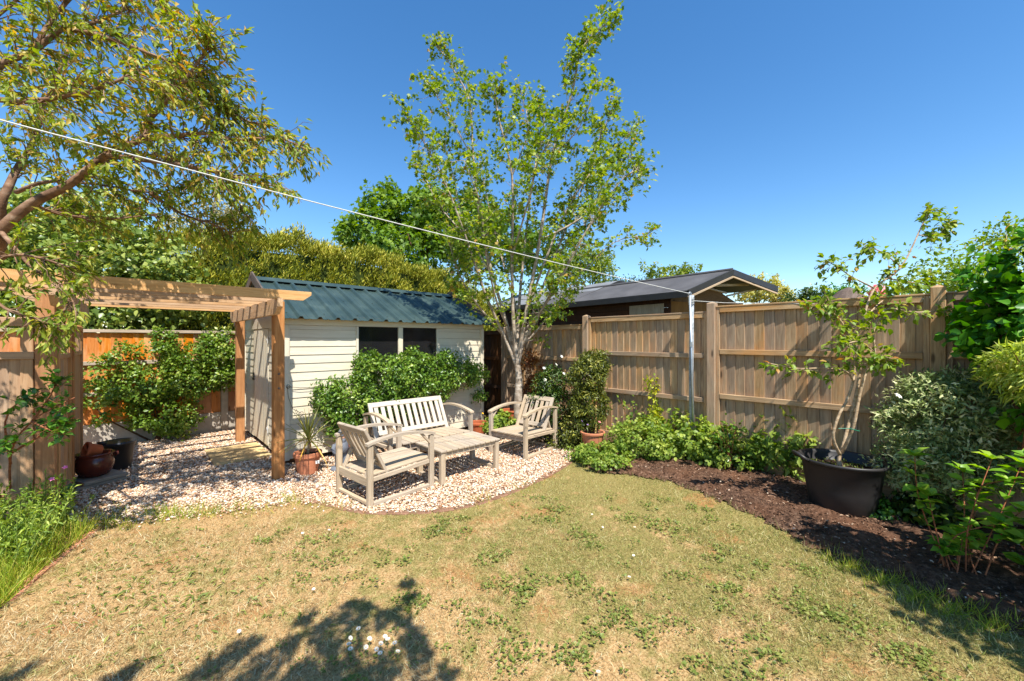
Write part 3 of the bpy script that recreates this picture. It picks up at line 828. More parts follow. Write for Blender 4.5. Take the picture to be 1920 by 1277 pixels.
        so = o.modifiers.new('thick', 'SOLIDIFY'); so.thickness = .003
        # screws
        for i in range(0, n + 1, 2):
            for f in (.12, .5, .88):
                q = pe * (1 - f) + pr * f
                if s < 0 and f < .8:
                    c = (su + i * rp + .037 + .1, q[0] + nrm[0] * .006, q[1] + nrm[1] * .006)
                    MB().lathe([(.009, -.002), (.009, .004), (.004, .008)], 6, c).build('screw', M['roof'], o)
    # ridge flashing
    m = MB(); ang = math.atan2(zr - ze, vm - v0)
    c_, s_ = math.cos(ang), math.sin(ang)
    pts = [(vm - c_ * .14, zr + .05 - s_ * .14), (vm - .02, zr + .055), (vm + .02, zr + .055), (vm + c_ * .14, zr + .05 - s_ * .14)]
    vs = [(su - .01, a, b) for a, b in pts] + [(eu + .01, a, b) for a, b in pts]
    m.add(vs, [(i, i + 1, i + 5, i + 4) for i in range(3)])
    o = m.build('ridge_cap', M['roof'], t); so = o.modifiers.new('thick', 'SOLIDIFY'); so.thickness = .003
    # barge boards
    for u in (u0 - .125, u1 + .135):
        for s in (-1, 1):
            ve = v0 - ov - .03 if s < 0 else v1 + ov + .03
            plank('bargeboard', (u, ve, ze - .04), (u, vm, zr + .06), .13, .02, M['barge'], t, (-1, 0, 0))
    plank('fascia', (u0 - .1, v0 - .035, ze - .022), (u1 + .1, v0 - .035, ze - .022), .04, .03, M['barge'], t, (0, -1, 0))
    # wire hooks on the wall
    m = MB()
    for (x, z0) in ((1.37, .98), (1.52, .63)):
        ring = [(x + .022 * math.cos(a), v0 - .03, z0 + .022 * math.sin(a)) for a in np.linspace(0, 6.0, 10)]
        m.tube(ring, [.003] * 10, 4)
    m.tube([(1.36, v0 - .03, .98), (1.5, v0 - .035, .955), (1.8, v0 - .03, .94), (2.1, v0 - .03, .93)], [.003] * 4, 4)
    m.tube([(1.36, v0 - .03, .98), (1.37, v0 - .035, .85), (1.42, v0 - .03, .7), (1.52, v0 - .03, .63)], [.003] * 4, 4)
    m.build('wire_hook', M['wire'], t)
shed()

# ================================================================== FENCES
def fence_panel_v(t, u, va, vb, ztop, zmid, zlow, mat, zbot=0.16, cap=True):
    """panel along v facing -u; boards tapered, thick edge towards low v"""
    n = max(3, int(round((vb - va) / 0.1))); pw = (vb - va) / n
    for i in range(n):
        v = va + (i + .5) * pw
        o = wedge('board', (u, v, zbot), (u, v, ztop - .035 + random.uniform(-.004, .004)), pw + .012, .0175, .004, mat, t, (-1, 0, 0))
    e = u - .034
    for z, h in ((ztop - .035, .062), (zmid, .06), (zlow, .06)):
        plank('rail', (e, va + .045, z), (e, vb - .045, z), h, .034, mat, t, (-1, 0, 0))
    for v in (va + .022, vb - .022):
        plank('batten', (e + .002, v, zbot), (e + .002, v, ztop - .006), .042, .03, mat, t, (-1, 0, 0))
    if cap: plank('cap_rail', (u - .018, va, ztop + .006), (u - .018, vb, ztop + .006), .075, .018, mat, t, (0, 0, 1))
    plank('gravel_board', (u - .01, va, zbot / 2), (u - .01, vb, zbot / 2), zbot, .03, mat, t, (-1, 0, 0))

def fence_post(t, x, y, z, mat, s=.1):
    p = plank('post', (x, y, 0), (x, y, z), s, s, mat, t, (-1, 0, 0), .006)
    m = MB(); h = s / 2 - .004
    m.add([(x - h, y - h, z - .002), (x + h, y - h, z - .002), (x + h, y + h, z - .002), (x - h, y + h, z - .002), (x, y, z + .022)], [(0, 1, 4), (1, 2, 4), (2, 3, 4), (3, 0, 4)])
    m.build('post_top', mat, p)

FU = 5.32
rf = thing('timber_fence', 'weathered brown featheredge fence running along the right side', 'fence', (FU, 2, 0))
vp = [-3.9, -1.95, 0.0, 1.95, 3.88, 5.85, 7.8]
spec = [(1.97, 1.42, .86), (1.97, 1.42, .86), (1.965, 1.41, .86), (1.905, 1.355, .79), (1.80, 1.24, .68), (1.735, 1.19, .62)]
for i in range(6):
    fence_panel_v(rf, FU, vp[i] + .05, vp[i + 1] - .05, *spec[i], M['fence'] if i < 5 else M['fence_dark_shade'])  # last panel darker: shade of the tree put into its timber colour
pz = [2.02, 2.02, 2.035, 2.02, 1.945, 1.80, 1.75]
for v, z in zip(vp, pz): fence_post(rf, FU - .03, v, z, M['fence'])

def fence_panel_u(t, v, ua, ub, ztop, rails, mat, railmat, zbot):
    n = max(3, int(round((ub - ua) / 0.118))); pw = (ub - ua) / n
    for i in range(n):
        u = ua + (i + .5) * pw
        wedge('board', (u, v, zbot), (u, v, ztop - .03), pw + .012, .005, .016, mat, t, (0, -1, 0))
    for z in rails: plank('rail', (ua, v - .035, z), (ub, v - .035, z), .055, .035, railmat, t, (0, -1, 0))
    plank('cap_rail', (ua, v - .02, ztop), (ub, v - .02, ztop), .075, .045, railmat, t, (0, 0, 1))

bf = thing('orange_fence', 'orange-brown board fence with pale rails behind the pergola', 'fence', (0, 8.4, 0))
bp = [-4.6, -2.7, -0.8, 1.1, 3.0, 4.9]
for a, b in zip(bp[:-1], bp[1:]):
    fence_panel_u(bf, 8.4, a + .05, b - .05, 1.69, (1.22, .77), M['backfence'], M['rail_pale'], .33)
    plank('gravel_board', (a + .05, 8.385, .165), (b - .05, 8.385, .165), .33, .04, M['concrete'], bf, (0, -1, 0), .005)
for a in bp: plank('post', (a, 8.385, 0), (a, 8.385, 1.72), .1, .1, M['concrete'], bf, (0, -1, 0), .008)

# left front fence with open top
lf = thing('open_top_fence', 'low shaded fence with open top left of the pergola', 'fence', (-1.5, 5.05, 0))
for a, b in ((-1.62, -.605), (-2.7, -1.72)):
    n = 8; pw = (b - a) / n
    for i in range(n):
        wedge('board', (a + (i + .5) * pw, 5.07, .05), (a + (i + .5) * pw, 5.07, 1.4), pw + .01, .005, .015, M['screen'], lf, (0, -1, 0))
    for z, h in ((1.43, .06), (.3, .06)): plank('rail', (a, 5.04, z), (b, 5.04, z), h, .04, M['screen'], lf, (0, -1, 0))
    plank('top_rail', (a, 5.05, 1.70), (b, 5.05, 1.70), .07, .05, M['screen'], lf, (0, -1, 0))
for u in (-.645, -.9, -1.67, -2.75): plank('post', (u, 5.07, 0), (u, 5.07, 1.74), .07, .07, M['screen'], lf, (0, -1, 0), .004)

# ================================================================== PERGOLA
def pergola():
    t = thing('pergola', 'timber pergola of posts, beams and slats over the gravel path', 'pergola', (.3, 5, 0))
    for u in (-.545, 1.155):
        for v in (5.05, 7.3):
            plank('post', (u, v, 0), (u, v, 1.985), .108, .108, M['pergola'], t, (0, -1, 0), .005)
    for u, s in ((-.465, 1), (1.075, 1)):
        # beam with sloping cut ends
        m = MB(); a, b = 4.62, 7.44; w = .024
        out = [(a, 1.99), (a, 1.90), (a + .12, 1.825), (b - .12, 1.825), (b, 1.90), (b, 1.99)]
        vs = [(u - w, y, z) for y, z in out] + [(u + w, y, z) for y, z in out]
        n = 6; m.add(vs, [tuple(range(n)), tuple(range(2 * n - 1, n - 1, -1))] + [(i, i + n, (i + 1) % n + n, (i + 1) % n) for i in range(n)])
        m.v = [(y, z, x) for x, y, z in m.v]     # lay length along local x
        R = Matrix(((0, 0, 1, 0), (1, 0, 0, 0), (0, 1, 0, 0), (0, 0, 0, 1)))
        m.build('beam', M['pergola_pale'], t, R)
    for i in range(7):
        v = 4.66 + i * .423
        m = MB(); a, b = -.92, (1.26 if i else 1.38); w = .022; zz = 1.978
        out = [(a, zz + .095), (a, zz + .06), (a + .1, zz), (b - .08, zz), (b, zz + .06), (b, zz + .095)]
        vs = [(x, v - w, z) for x, z in out] + [(x, v + w, z) for x, z in out]
        n = 6; m.add(vs, [tuple(range(n)), tuple(range(2 * n - 1, n - 1, -1))] + [(k, k + n, (k + 1) % n + n, (k + 1) % n) for k in range(n)])
        c = Matrix.Translation((.24, v, zz)); m.v = [(x - .24, y - v, z - zz) for x, y, z in m.v]
        m.build('slat', M['pergola_pale'], t, c)
    # bolts
    for v in (5.05,):
        for z in (1.18, 1.02): MB().lathe([(.012, -.004), (.012, .004), (.006, .008)], 8).build('bolt', M['barge'], t, Matrix.Translation((1.15, v - .056, z)) @ Matrix.Rotation(math.pi / 2, 4, 'X'))
pergola()

def screen():
    t = thing('trellis_screen', 'slatted-top timber screen between the left pergola posts', 'screen', (-.5, 6, 0))
    u = -.515
    for a, b in ((5.12, 6.02), (6.12, 7.22)):
        n = int((b - a) / .1); pw = (b - a) / n
        for i in range(n):
            wedge('board', (u, a + (i + .5) * pw, .05), (u, a + (i + .5) * pw, 1.40), pw - .003, .014, .014, M['screen'], t, (1, 0, 0))
        k = int((b - a) / .075)
        for i in range(k):
            v = a + .04 + (b - a - .08) * i / (k - 1)
            plank('slat', (u + .006, v, 1.43), (u + .006, v, 1.67), .022, .02, M['screen'], t, (1, 0, 0), .002)
        for z in (.12, 1.405, 1.69): plank('rail', (u + .012, a, z), (u + .012, b, z), .045, .04, M['screen'], t, (1, 0, 0))
        for v in (a + .02, b - .02): plank('stile', (u + .016, v, .03), (u + .016, v, 1.71), .04, .042, M['screen'], t, (1, 0, 0))
    plank('post', (u + .0, 6.07, 0), (u + .0, 6.07, 1.83), .09, .1, M['pergola'], t, (1, 0, 0), .005)
screen()

# ================================================================== NEIGHBOUR BUILDINGS
def gable_roof(t, L, A, R, back, th, matroof, matfascia, trim):
    """L, A, R: eave, apex, eave of the near gable; back: vector to the far gable"""
    L, A, R, back = [np.asarray(x, float) for x in (L, A, R, back)]
    for p, q, nm in ((L, A, 'roof_slope'), (A, R, 'roof_slope')):
        n = np.cross(q - p, back); n /= np.linalg.norm(n)
        if n[2] < 0: n = -n
        vs = [p, q, q + back, p + back]
        mm = MB(); mm.add([v for v in vs] + [v + n * th for v in vs], [(0, 3, 2, 1), (4, 5, 6, 7), (0, 1, 5, 4), (1, 2, 6, 5), (2, 3, 7, 6), (3, 0, 4, 7)])
        o = mm.build(nm, matroof, t)
        f = unit(-back)
        dn = np.array([0, 0, -1.])
        if matfascia: plank('fascia', p + f * .012 + dn * .015, q + f * .012 + dn * .015, .13, .02, matfascia, t, tuple(f))
        if trim: plank('barge_trim', p + f * .004 + dn * .105, q + f * .004 + dn * .105, .04, .03, trim, t, tuple(f))
    if matfascia:
        out = unit(np.cross(back, (0, 0, 1)) * (1 if np.dot(np.cross(back, (0, 0, 1)), L - A) > 0 else -1))
        plank('gutter_board', L + out * .0 + (0, 0, -.04), L + back + (0, 0, -.04), .12, .03, matfascia, t, tuple(out))

def neighbour():
    t = thing('felt_roofed_outbuilding', 'dark brown outbuilding with black felt gable roof beyond the right fence', 'outbuilding', (8.2, 4, 0))
    k = 1.36
    L = P(1290, 547, 5.8 * k); A = P(1374, 509, 6.098 * k); R = P(1457, 541, 6.422 * k)
    bd = unit(FW * math.cos(math.radians(38.6)) - RT * math.sin(math.radians(38.6)))
    back = bd * 4.6
    gable_roof(t, L, A, R, back, .035, M['felt'], M['black'], M['gable_pale'])
    # ridge roll
    MB().tube([A + (0, 0, .045), A + back + (0, 0, .045)], [.035, .035], 8).build('ridge_roll', M['felt'], t)
    # walls set back under the roof
    inn = unit(R - L) * np.array([1, 1, 0])
    l2 = L + inn * .22 + bd * .55; r2 = R - inn * .22 + bd * .55; fl = l2 + bd * 3.7; fr = r2 + bd * 3.7
    def wallpanel(p, q, z0, z1, mat, nm, th=.03):
        p, q = np.array(p), np.array(q)
        plank(nm, ((p + q) / 2 * (1, 1, 0)) + (0, 0, z0), ((p + q) / 2 * (1, 1, 0)) + (0, 0, z1), np.linalg.norm((q - p)[:2]), th, mat, t, tuple(np.cross(unit((q - p) * (1, 1, 0)), (0, 0, 1))))
    for i in range(12):
        z0 = .05 + i * .2
        if z0 < 2.35: wallpanel(l2, fl, z0, z0 + .196, M['brownwall'], 'wall_board')
    wallpanel(r2, fr, .05, 2.4, M['brownwall'], 'wall')
    wallpanel(fl, fr, .05, 2.4, M['brownwall'], 'wall')
    wallpanel(l2 + bd * .05, r2 + bd * .05, .05, 2.38, M['gable'], 'gable_wall')
    # gable infill
    a2 = A + bd * .62 + (0, 0, -.12); m = MB()
    l3 = l2 + bd * .08; r3 = r2 + bd * .08
    tri = [(l3[0], l3[1], 2.38), (r3[0], r3[1], 2.38), tuple(a2)]
    m.add(tri + [tuple(np.array(p) + bd * .02) for p in tri], [(0, 1, 2), (5, 4, 3), (0, 3, 4, 1), (1, 4, 5, 2), (2, 5, 3, 0)]); m.build('gable_infill', M['gable'], t)
    # tie beam, braces
    c0 = L + bd * .25; c1 = R + bd * .25
    mid = A + bd * .25
    lo = lambda f: c0 * (1 - f) + c1 * f
    plank('tie_beam', lo(.22) + (0, 0, .13), lo(.8) + (0, 0, .13), .05, .05, M['gable_pale'], t, tuple(-bd))
    plank('brace', lo(.3) + (0, 0, .1), lo(.55) + (0, 0, -.04), .035, .03, M['gable_pale'], t, tuple(-bd))
    plank('brace', lo(.9) + (0, 0, .02), lo(.55) + (0, 0, -.1), .035, .03, M['gable_pale'], t, tuple(-bd))
    # eaves window
    w0 = l2 + bd * .15; w1 = l2 + bd * 1.0
    nrm = np.cross(unit((w1 - w0) * (1, 1, 0)), (0, 0, 1)); s = -1 if nrm[0] > 0 else 1
    w0 = w0 + nrm * s * .02; w1 = w1 + nrm * s * .02
    wallpanel(w0, w1, 2.13, 2.34, M['gable_pale'], 'eaves_panel', .02)

    t2 = thing('grey_felt_roofed_shed', 'low shed with pale grey felt roof behind the maple', 'shed', (9, 9, 0))
    d = 10.5
    L = P(1085, 562, d); A = P(1162, 528, d * 1.05); R = P(1240, 556, d * 1.12)
    b2 = bd * 4.5
    gable_roof(t2, L, A, R, b2, .04, M['felt_pale'], M['black'], None)
    l2 = L + bd * .2 + unit(R - L) * .1; r2 = R + bd * .2 - unit(R - L) * .1; fl = l2 + bd * 4; fr = r2 + bd * 4
    tt = t2
    for p, q in ((l2, fl), (r2, fr), (l2, r2), (fl, fr)):
        p, q = p * (1, 1, 0), q * (1, 1, 0); c = (p + q) / 2
        plank('wall', c + (0, 0, .02), c + (0, 0, L[2] - .05), np.linalg.norm(q - p), .04, M['brownwall'], tt, tuple(np.cross(unit(q - p), (0, 0, 1))))
    m = MB(); tri = [(l2[0], l2[1], L[2] - .05), (r2[0], r2[1], L[2] - .05), tuple(A + bd * .25 + (0, 0, -.05))]
    m.add(tri + [tuple(np.array(p) + bd * .03) for p in tri], [(0, 1, 2), (5, 4, 3), (0, 3, 4, 1), (1, 4, 5, 2), (2, 5, 3, 0)]); m.build('gable_panel', M['brownwall'], tt)
neighbour()

# ================================================================== FURNITURE
def seat_unit(name, label, cat, width, nslat_back, nseat, group, backmat='furn', depth=.74):
    """local: x = forward, y = across, z up, origin on the ground at the centre"""
    t = thing(name, label, cat, (0, 0, 0), group)
    W = M['furn']; h = width / 2; xb, xf = -depth / 2, depth / 2; lw = .044
    for s in (-1, 1):
        y = s * (h - lw / 2)
        plank('leg', (xb + .03, y, 0), (xb + .03, y, .565), lw, .052, W, t, (1, 0, 0), .004)
        plank('leg', (xf - .03, y, 0), (xf - .03, y, .545), lw, .052, W, t, (1, 0, 0), .004)
        plank('runner', (xb + .06, y, .022), (xf - .06, y, .022), lw - .006, .038, W, t, (0, 0, 1), .004)
        # bowed arm
        m = MB(); n = 12; vs = []
        for i in range(n + 1):
            f = i / n; x = xb - .005 + f * (depth + .01)
            z = .566 + .055 * math.sin(math.pi * min(1, f * 1.0)) ** .8 * (1 - .12 * f) - .02 * f
            for dy, dz in ((-.03, 0), (.03, 0), (.03, .024), (-.03, .024)): vs.append((x, y + dy, z + dz))
        fs = [(0, 1, 2, 3), tuple(4 * n + k for k in (3, 2, 1, 0))]
        for i in range(n):
            for k in range(4): fs.append((4*i + k, 4*i + (k+1) % 4, 4*(i+1) + (k+1) % 4, 4*(i+1) + k))
        m.add(vs, fs); m.build('arm', W, t)
        plank('brace', (xf - .16, y, .585), (xf - .05, y, .47), .03, .022, W, t, (1, 0, 1), .002)
        plank('side_rail', (xb + .06, y, .25), (xf - .06, y, .278), .03, .04, W, t, (0, 0, 1), .004)
    yi = h - lw
    plank('front_rail', (xf - .045, -yi, .255), (xf - .045, yi, .255), .025, .075, W, t, (0, 0, 1), .004)
    plank('back_rail', (xb + .03, -yi, .225), (xb + .03, yi, .225), .03, .08, W, t, (0, 0, 1), .004)
    plank('stretcher', (xb + .03, -yi, .03), (xb + .03, yi, .03), .035, .03, W, t, (0, 0, 1), .004)
    # seat slats run front to back
    for i in range(nseat):
        pw = (2 * yi - .01) / nseat; y = -yi + .005 + (i + .5) * pw
        plank('seat_slat', (xb + .045, y, .277), (xf + .005, y, .305), pw - .012, .02, W, t, (0, 0, 1), .003)
    # leaning backrest
    B = M[backmat]
    p0 = np.array((xb + .23, 0, .27)); p1 = np.array((xb + .0, 0, .715)); ax = unit(p1 - p0); nf = (ax[2], 0, -ax[0])
    at = lambda f, y: tuple(p0 + ax * f + (0, y, 0))
    Lb = np.linalg.norm(p1 - p0); yb = yi - .012
    for s in (-1, 1): plank('back_stile', at(-.02, s * (yb - .025)), at(Lb, s * (yb - .025)), .05, .03, B, t, nf, .004)
    plank('top_rail', at(Lb - .033, -(yb - .05)), at(Lb - .033, yb - .05), .066, .03, B, t, nf, .004)
    plank('bottom_rail', at(.085, -(yb - .05)), at(.085, yb - .05), .06, .03, B, t, nf, .004)
    for i in range(nslat_back):
        y = -(yb - .05) + (i + .5) * (2 * (yb - .05)) / nslat_back
        plank('back_slat', at(.115, y), at(Lb - .066, y), (2 * (yb - .05)) / nslat_back * .58, .016, B, t, nf, .003)
    for s in (-1, 1):
        plank('back_support', (xb + .03, s * (yi - .06), .24), tuple(np.array(at(.2, s * (yi - .06))) - np.array(nf) * .02), .04, .025, W, t, (1, 0, 0), .003)
    return t

def place(t, x, y, deg):
    t.location = (x, y, .012); t.rotation_euler = (0, 0, math.radians(deg))
    t.matrix_basis = Matrix.Translation((x, y, .012)) @ Matrix.Rotation(math.radians(deg), 4, 'Z')

ch = seat_unit('garden_armchair', 'silvered wooden slatted armchair nearest the lawn, seen from behind', 'armchair', .64, 5, 5, 'matching garden armchairs', depth=.76)
c2 = copy_tree(ch)
c2['label'] = 'silvered wooden slatted armchair in front of the maple, facing left'
place(ch, 1.885, 3.915, 6)
place(c2, 3.965, 3.985, 188)
be = seat_unit('garden_bench', 'two-seat silvered wooden bench with pale slatted back facing the lawn', 'bench', 1.22, 11, 10, None, 'furn_pale')
place(be, 2.75, 4.72, -90)

def table():
    t = thing('coffee_table', 'low silvered slatted coffee table between the armchairs', 'table', (0, 0, 0))
    W = M['furn']; a, b = .41, .26
    for sx in (-1, 1):
        for sy in (-1, 1):
            plank('leg', (sx * (a - .03), sy * (b - .03), 0), (sx * (a - .03), sy * (b - .03), .343), .055, .055, W, t, (1, 0, 0), .004)
    for sx in (-1, 1): plank('runner', (sx * (a - .03), -b + .06, .022), (sx * (a - .03), b - .06, .022), .045, .035, W, t, (0, 0, 1), .004)
    for sy in (-1, 1): plank('apron', (-a + .06, sy * (b - .03), .315), (a - .06, sy * (b - .03), .315), .025, .05, W, t, (0, 0, 1), .003)
    for sx in (-1, 1): plank('apron', (sx * (a - .03), -b + .06, .315), (sx * (a - .03), b - .06, .315), .025, .05, W, t, (0, 0, 1), .003)
    n = 11; pw = (2 * a + .02) / n
    for i in range(n):
        x = -a - .01 + (i + .5) * pw
        plank('slat', (x, -b - .008, .353), (x, b + .008, .353), pw - .007, .02, W, t, (0, 0, 1), .003)
    place(t, 2.765, 3.86, 0)
table()

# ================================================================== POTS
def pot_mesh(t, c, r0, r1, h, mat, rim=.03, rimw=.012, n=28, fill=.8, name='pot', wall=.012):
    m = MB()
    m.lathe([(r0 * .96, 0), (r0, .004), (r1 * .97, h - rim), (r1 * .985 + rimw, h - rim), (r1 + rimw, h - .006), (r1 + rimw - .004, h), (r1 - wall + .004, h), (r1 - wall, h - .006), (r1 - wall - (r1 - r0) * .3, h * .6)], n, c)
    m.build(name, mat, t, smooth=False)
    if fill:
        z = h * fill; r = (r0 + (r1 - r0) * fill) - .012
        MB().lathe([(r, z - .02), (r, z), (r * .5, z + .008), (0.0001, z + .01)], n, c).build('compost', M['compost'], t, smooth=True)

# cordyline in terracotta
def cordyline():
    c = np.append(G(577, 887)[:2], 0.01)
    p = thing('terracotta_pot', 'terracotta pot with spiky cordyline beside the shed corner', 'pot', c)
    pot_mesh(p, c, .105, .142, .245, M['terra'], rim=.045, fill=.85)
    MB().box(c[0] + .045, c[0] + .085, c[1] - .138, c[1] - .13, .13, .165).build('price_label', M['white'], p)
    t = thing('cordyline_plant', 'spiky strap-leaved cordyline growing in the terracotta pot', 'plant', c + (0, 0, .2))
    b = c + (0, 0, .21); top = b + (.012, .01, .16)
    MB().tube([b, (b + top) / 2 + (.006, 0, 0), top], [.018, .016, .017], 7).build('trunk', M['bark_sap'], t, smooth=True)
    for i in range(46):
        f = i / 46; a = i * 2.4; el = math.radians(86 - 105 * f ** 1.3 + random.uniform(-8, 8))
        L = random.uniform(.38, .5) * (0.8 + .3 * f if f < .8 else 1.0)
        d = np.array([math.cos(a) * math.cos(el), math.sin(a) * math.cos(el), math.sin(el)])
        s = unit(np.cross(d, (0, 0, 1))); q = top + (0, 0, random.uniform(-.04, .03)); vs = []; fs = []
        n = 6; cur = d.copy(); w0 = random.uniform(.021, .028)
        for k in range(n + 1):
            g = k / n; w = w0 * (.55 + 1.1 * g if g < .35 else (1 - g) / .65 * .93 + .02)
            up = unit(np.cross(s, cur))
            vs += [q - s * w * .5 + up * .004, q, q + s * w * .5 + up * .004]
            cur = unit(cur + np.array([0, 0, -.05 - .10 * f])); q = q + cur * L / n
        for k in range(n):
            fs += [(3*k, 3*k+1, 3*k+4, 3*k+3), (3*k+1, 3*k+2, 3*k+5, 3*k+4)]
        me = MB().add(vs, fs).mesh('leaf', M['l_yucca'])
        at = me.attributes.new('rnd', 'FLOAT', 'FACE'); val = 0.97 if (f > .86) else random.uniform(0, .75)
        at.data.foreach_set('value', [val] * len(fs))
        put(bpy.data.objects.new('leaf', me), t)
    tag(MB().tube([c + (-.06, -.08, .2), c + (-.065, -.085, .5)], [.004, .003], 6).build('plant_stake', M['cane'], origin=c + (-.06, -.08, .2)), 'thin pale stake pushed in beside the cordyline', 'stake')
cordyline()

def gnome():
    c = np.append(G(640, 880)[:2], 0.005)
    t = thing('garden_gnome', 'grey stone gnome figure with red coat behind the left armchair', 'ornament', c)
    m = MB(); m.lathe([(.11, 0), (.115, .02), (.10, .04), (.05, .05)], 18, c, 1.1, .85); m.build('base', M['gnome_grey'], t, smooth=True)
    for s in (-1, 1):
        m = MB(); q = c + (s * .042, 0, .04)
        m.lathe([(.03, 0), (.034, .03), (.03, .06), (.036, .1), (.034, .15), (.03, .18)], 12, q)
        m.tube([q + (0, 0, .018), q + (0, -.045, .016), q + (0, -.07, .012)], [.03, .028, .014], 8)
        m.build('boot', M['gnome_grey'], t, smooth=True)
    MB().lathe([(.05, .19), (.082, .21), (.086, .26), (.078, .31), (.052, .345), (.03, .355)], 16, c, 1, .8).build('body', M['gnome_grey'], t, smooth=True)
    MB().tube([c + (.085, -.01, .31), c + (.11, -.03, .25), c + (.1, -.06, .2)], [.018, .02, .016], 8).build('red_sleeve', M['gnome_red'], t, smooth=True)
    MB().tube([c + (-.08, -.01, .31), c + (-.105, -.02, .26), c + (-.085, -.06, .21)], [.024, .026, .022], 8).build('arm', M['gnome_grey'], t, smooth=True)
    MB().lathe([(.02, .35), (.045, .365), (.052, .39), (.042, .42), (.02, .432)], 14, c).build('head', M['gnome_skin'], t, smooth=True)
    MB().lathe([(.055, .372), (.05, .34), (.03, .29), (.008, .255)], 10, c + (0, -.03, 0), .8, .55).build('beard', M['gnome_grey'], t, smooth=True)
    MB().lathe([(.056, .405), (.05, .42), (.03, .46), (.008, .495)], 14, c).build('hat', M['gnome_grey'], t, smooth=True)
gnome()

def left_pots():
    c = np.append(G(184, 908)[:2], 0.008)
    ang = math.radians(20)
    sl = thing('stone_slabs', 'two stacked grey stone slabs under the brown pot', 'slabs', c)
    for i, (z, w, d) in enumerate(((.018, .40, .36), (.057, .37, .34))):
        put(bpy.data.objects.new('slab', bevel_box_mesh(w, d, .036, .005, M['stone'])), sl, Matrix.Translation(c + (-.02 + .02 * i, .06, z)) @ Matrix.Rotation(ang + .1 * i, 4, 'Z'))
    p = c + (-.03, .08, .077)
    t = thing('brown_glazed_pot', 'brown glazed round pot with rolled rim on stone slabs', 'pot', p)
    m = MB(); m.lathe([(.085, 0), (.12, .02), (.152, .09), (.156, .15), (.142, .2), (.135, .215), (.155, .232), (.16, .242), (.15, .25), (.128, .24), (.12, .2), (.12, .12), (.0001, .1)], 30, p); m.build('pot_body', M['glaze'], t, smooth=True)
    for s in (-1, 1):
        m = MB(); m.tube([p + (s * .15, 0, .225), p + (s * .178, .0, .225), p + (s * .18, 0, .205), p + (s * .155, 0, .19)], [.012] * 4, 7); m.build('lug', M['glaze'], t, smooth=True)
    # small pot lying on its side in the rim
    q = p + (0, 0, .215)
    t = thing('overturned_terracotta_pot', 'small terracotta pot lying on its side in the brown pot', 'pot', q)
    m = MB(); m.lathe([(.05, 0), (.055, .004), (.075, .1), (.085, .102), (.088, .13), (.082, .132), (.07, .128), (.05, .02), (.0001, .02)], 26)
    R = Matrix.Translation(q + (.05, -.01, .05)) @ Matrix.Rotation(math.radians(-75), 4, 'Y') @ Matrix.Rotation(.3, 4, 'X')
    m.build('pot_body', M['terra_dk'], t, R, smooth=True)
    m = MB(); m.lathe([(.07, 0), (.078, .0), (.078, .02), (.07, .02)], 26); m.build('saucer_ring', M['terra_dk'], t, Matrix.Translation(q + (-.05, .02, .05)) @ Matrix.Rotation(math.radians(62), 4, 'Y'), smooth=True)
    # black tub with lid
    b = np.append(G(221, 879)[:2], 0.008)
    t = thing('black_bin', 'black plastic bin with lid beside the brown pot', 'bin', b)
    m = MB(); m.lathe([(.115, 0), (.12, .01), (.15, .29), (.158, .29), (.16, .315), (.15, .315)], 32, b); m.build('bin_body', M['black'], t, smooth=True)
    m = MB(); m.lathe([(.168, .305), (.172, .315), (.17, .328), (.15, .335), (.145, .328), (.06, .332), (.0001, .334)], 36, b); m.build('lid', M['lid'], t, smooth=True)
    m = MB(); m.tube([b + (-.13, -.07, .325), b + (-.16, -.08, .35), b + (-.13, -.12, .355), b + (-.1, -.1, .33)], [.015] * 4, 8); m.build('clip', M['lid'], t, smooth=True)
left_pots()

d = G(475, 862)
o = put(bpy.data.objects.new('paving_slab', bevel_box_mesh(.62, .9, .04, .006, M['sandstone'])), None, Matrix.Translation((1.0, 6.5, .02)))
tag(o, 'sandy paving slab in front of the shed door', 'slab')

def round_pot(name, label, c, r0, r1, h, mat, fill=.8):
    t = thing(name, label, 'pot', c); pot_mesh(t, np.asarray(c, float), r0, r1, h, mat, rim=.03, fill=fill); return t
pA = np.append(P(897, 800, 6.35)[:2], .0); round_pot('dark_terracotta_pot', 'dark terracotta pot at the right corner of the shed', pA, .1, .14, .26, M['terra_dk'])
pB = np.append(P(957, 800, 6.55)[:2], .0); round_pot('tall_terracotta_pot', 'terracotta pot left of the maple trunk', pB, .1, .14, .42, M['terra_dk'])
pC = P(1111, 843, 5.55); pC[2] = .03; round_pot('clay_pot', 'round clay pot in the bed left of the clothes pole', pC, .115, .16, .26, M['terra'], .86)
tag(MB().tube([pC + (.04, -.02, .15), pC + (.045, -.02, .4), pC + (.055, -.02, .62)], [.012, .011, .011], 7).build('wooden_stake', M['cane'], origin=pC + (.04, -.02, .15)), 'wooden stake standing in the clay pot', 'stake')
pD = np.append(P(1048, 835, 5.95)[:2], 0.0)
t = thing('square_planter', 'grey square plastic planter behind the right armchair', 'planter', pD)
m = MB(); m.box(-.13, .13, -.13, .13, 0, .26); m.build('planter_body', M['black'], t, Matrix.Translation(pD) @ Matrix.Rotation(.4, 4, 'Z'))
m = MB(); m.box(-.145, .145, -.145, .145, .262, .285); m.build('planter_rim', M['lid'], t, Matrix.Translation(pD) @ Matrix.Rotation(.4, 4, 'Z'))

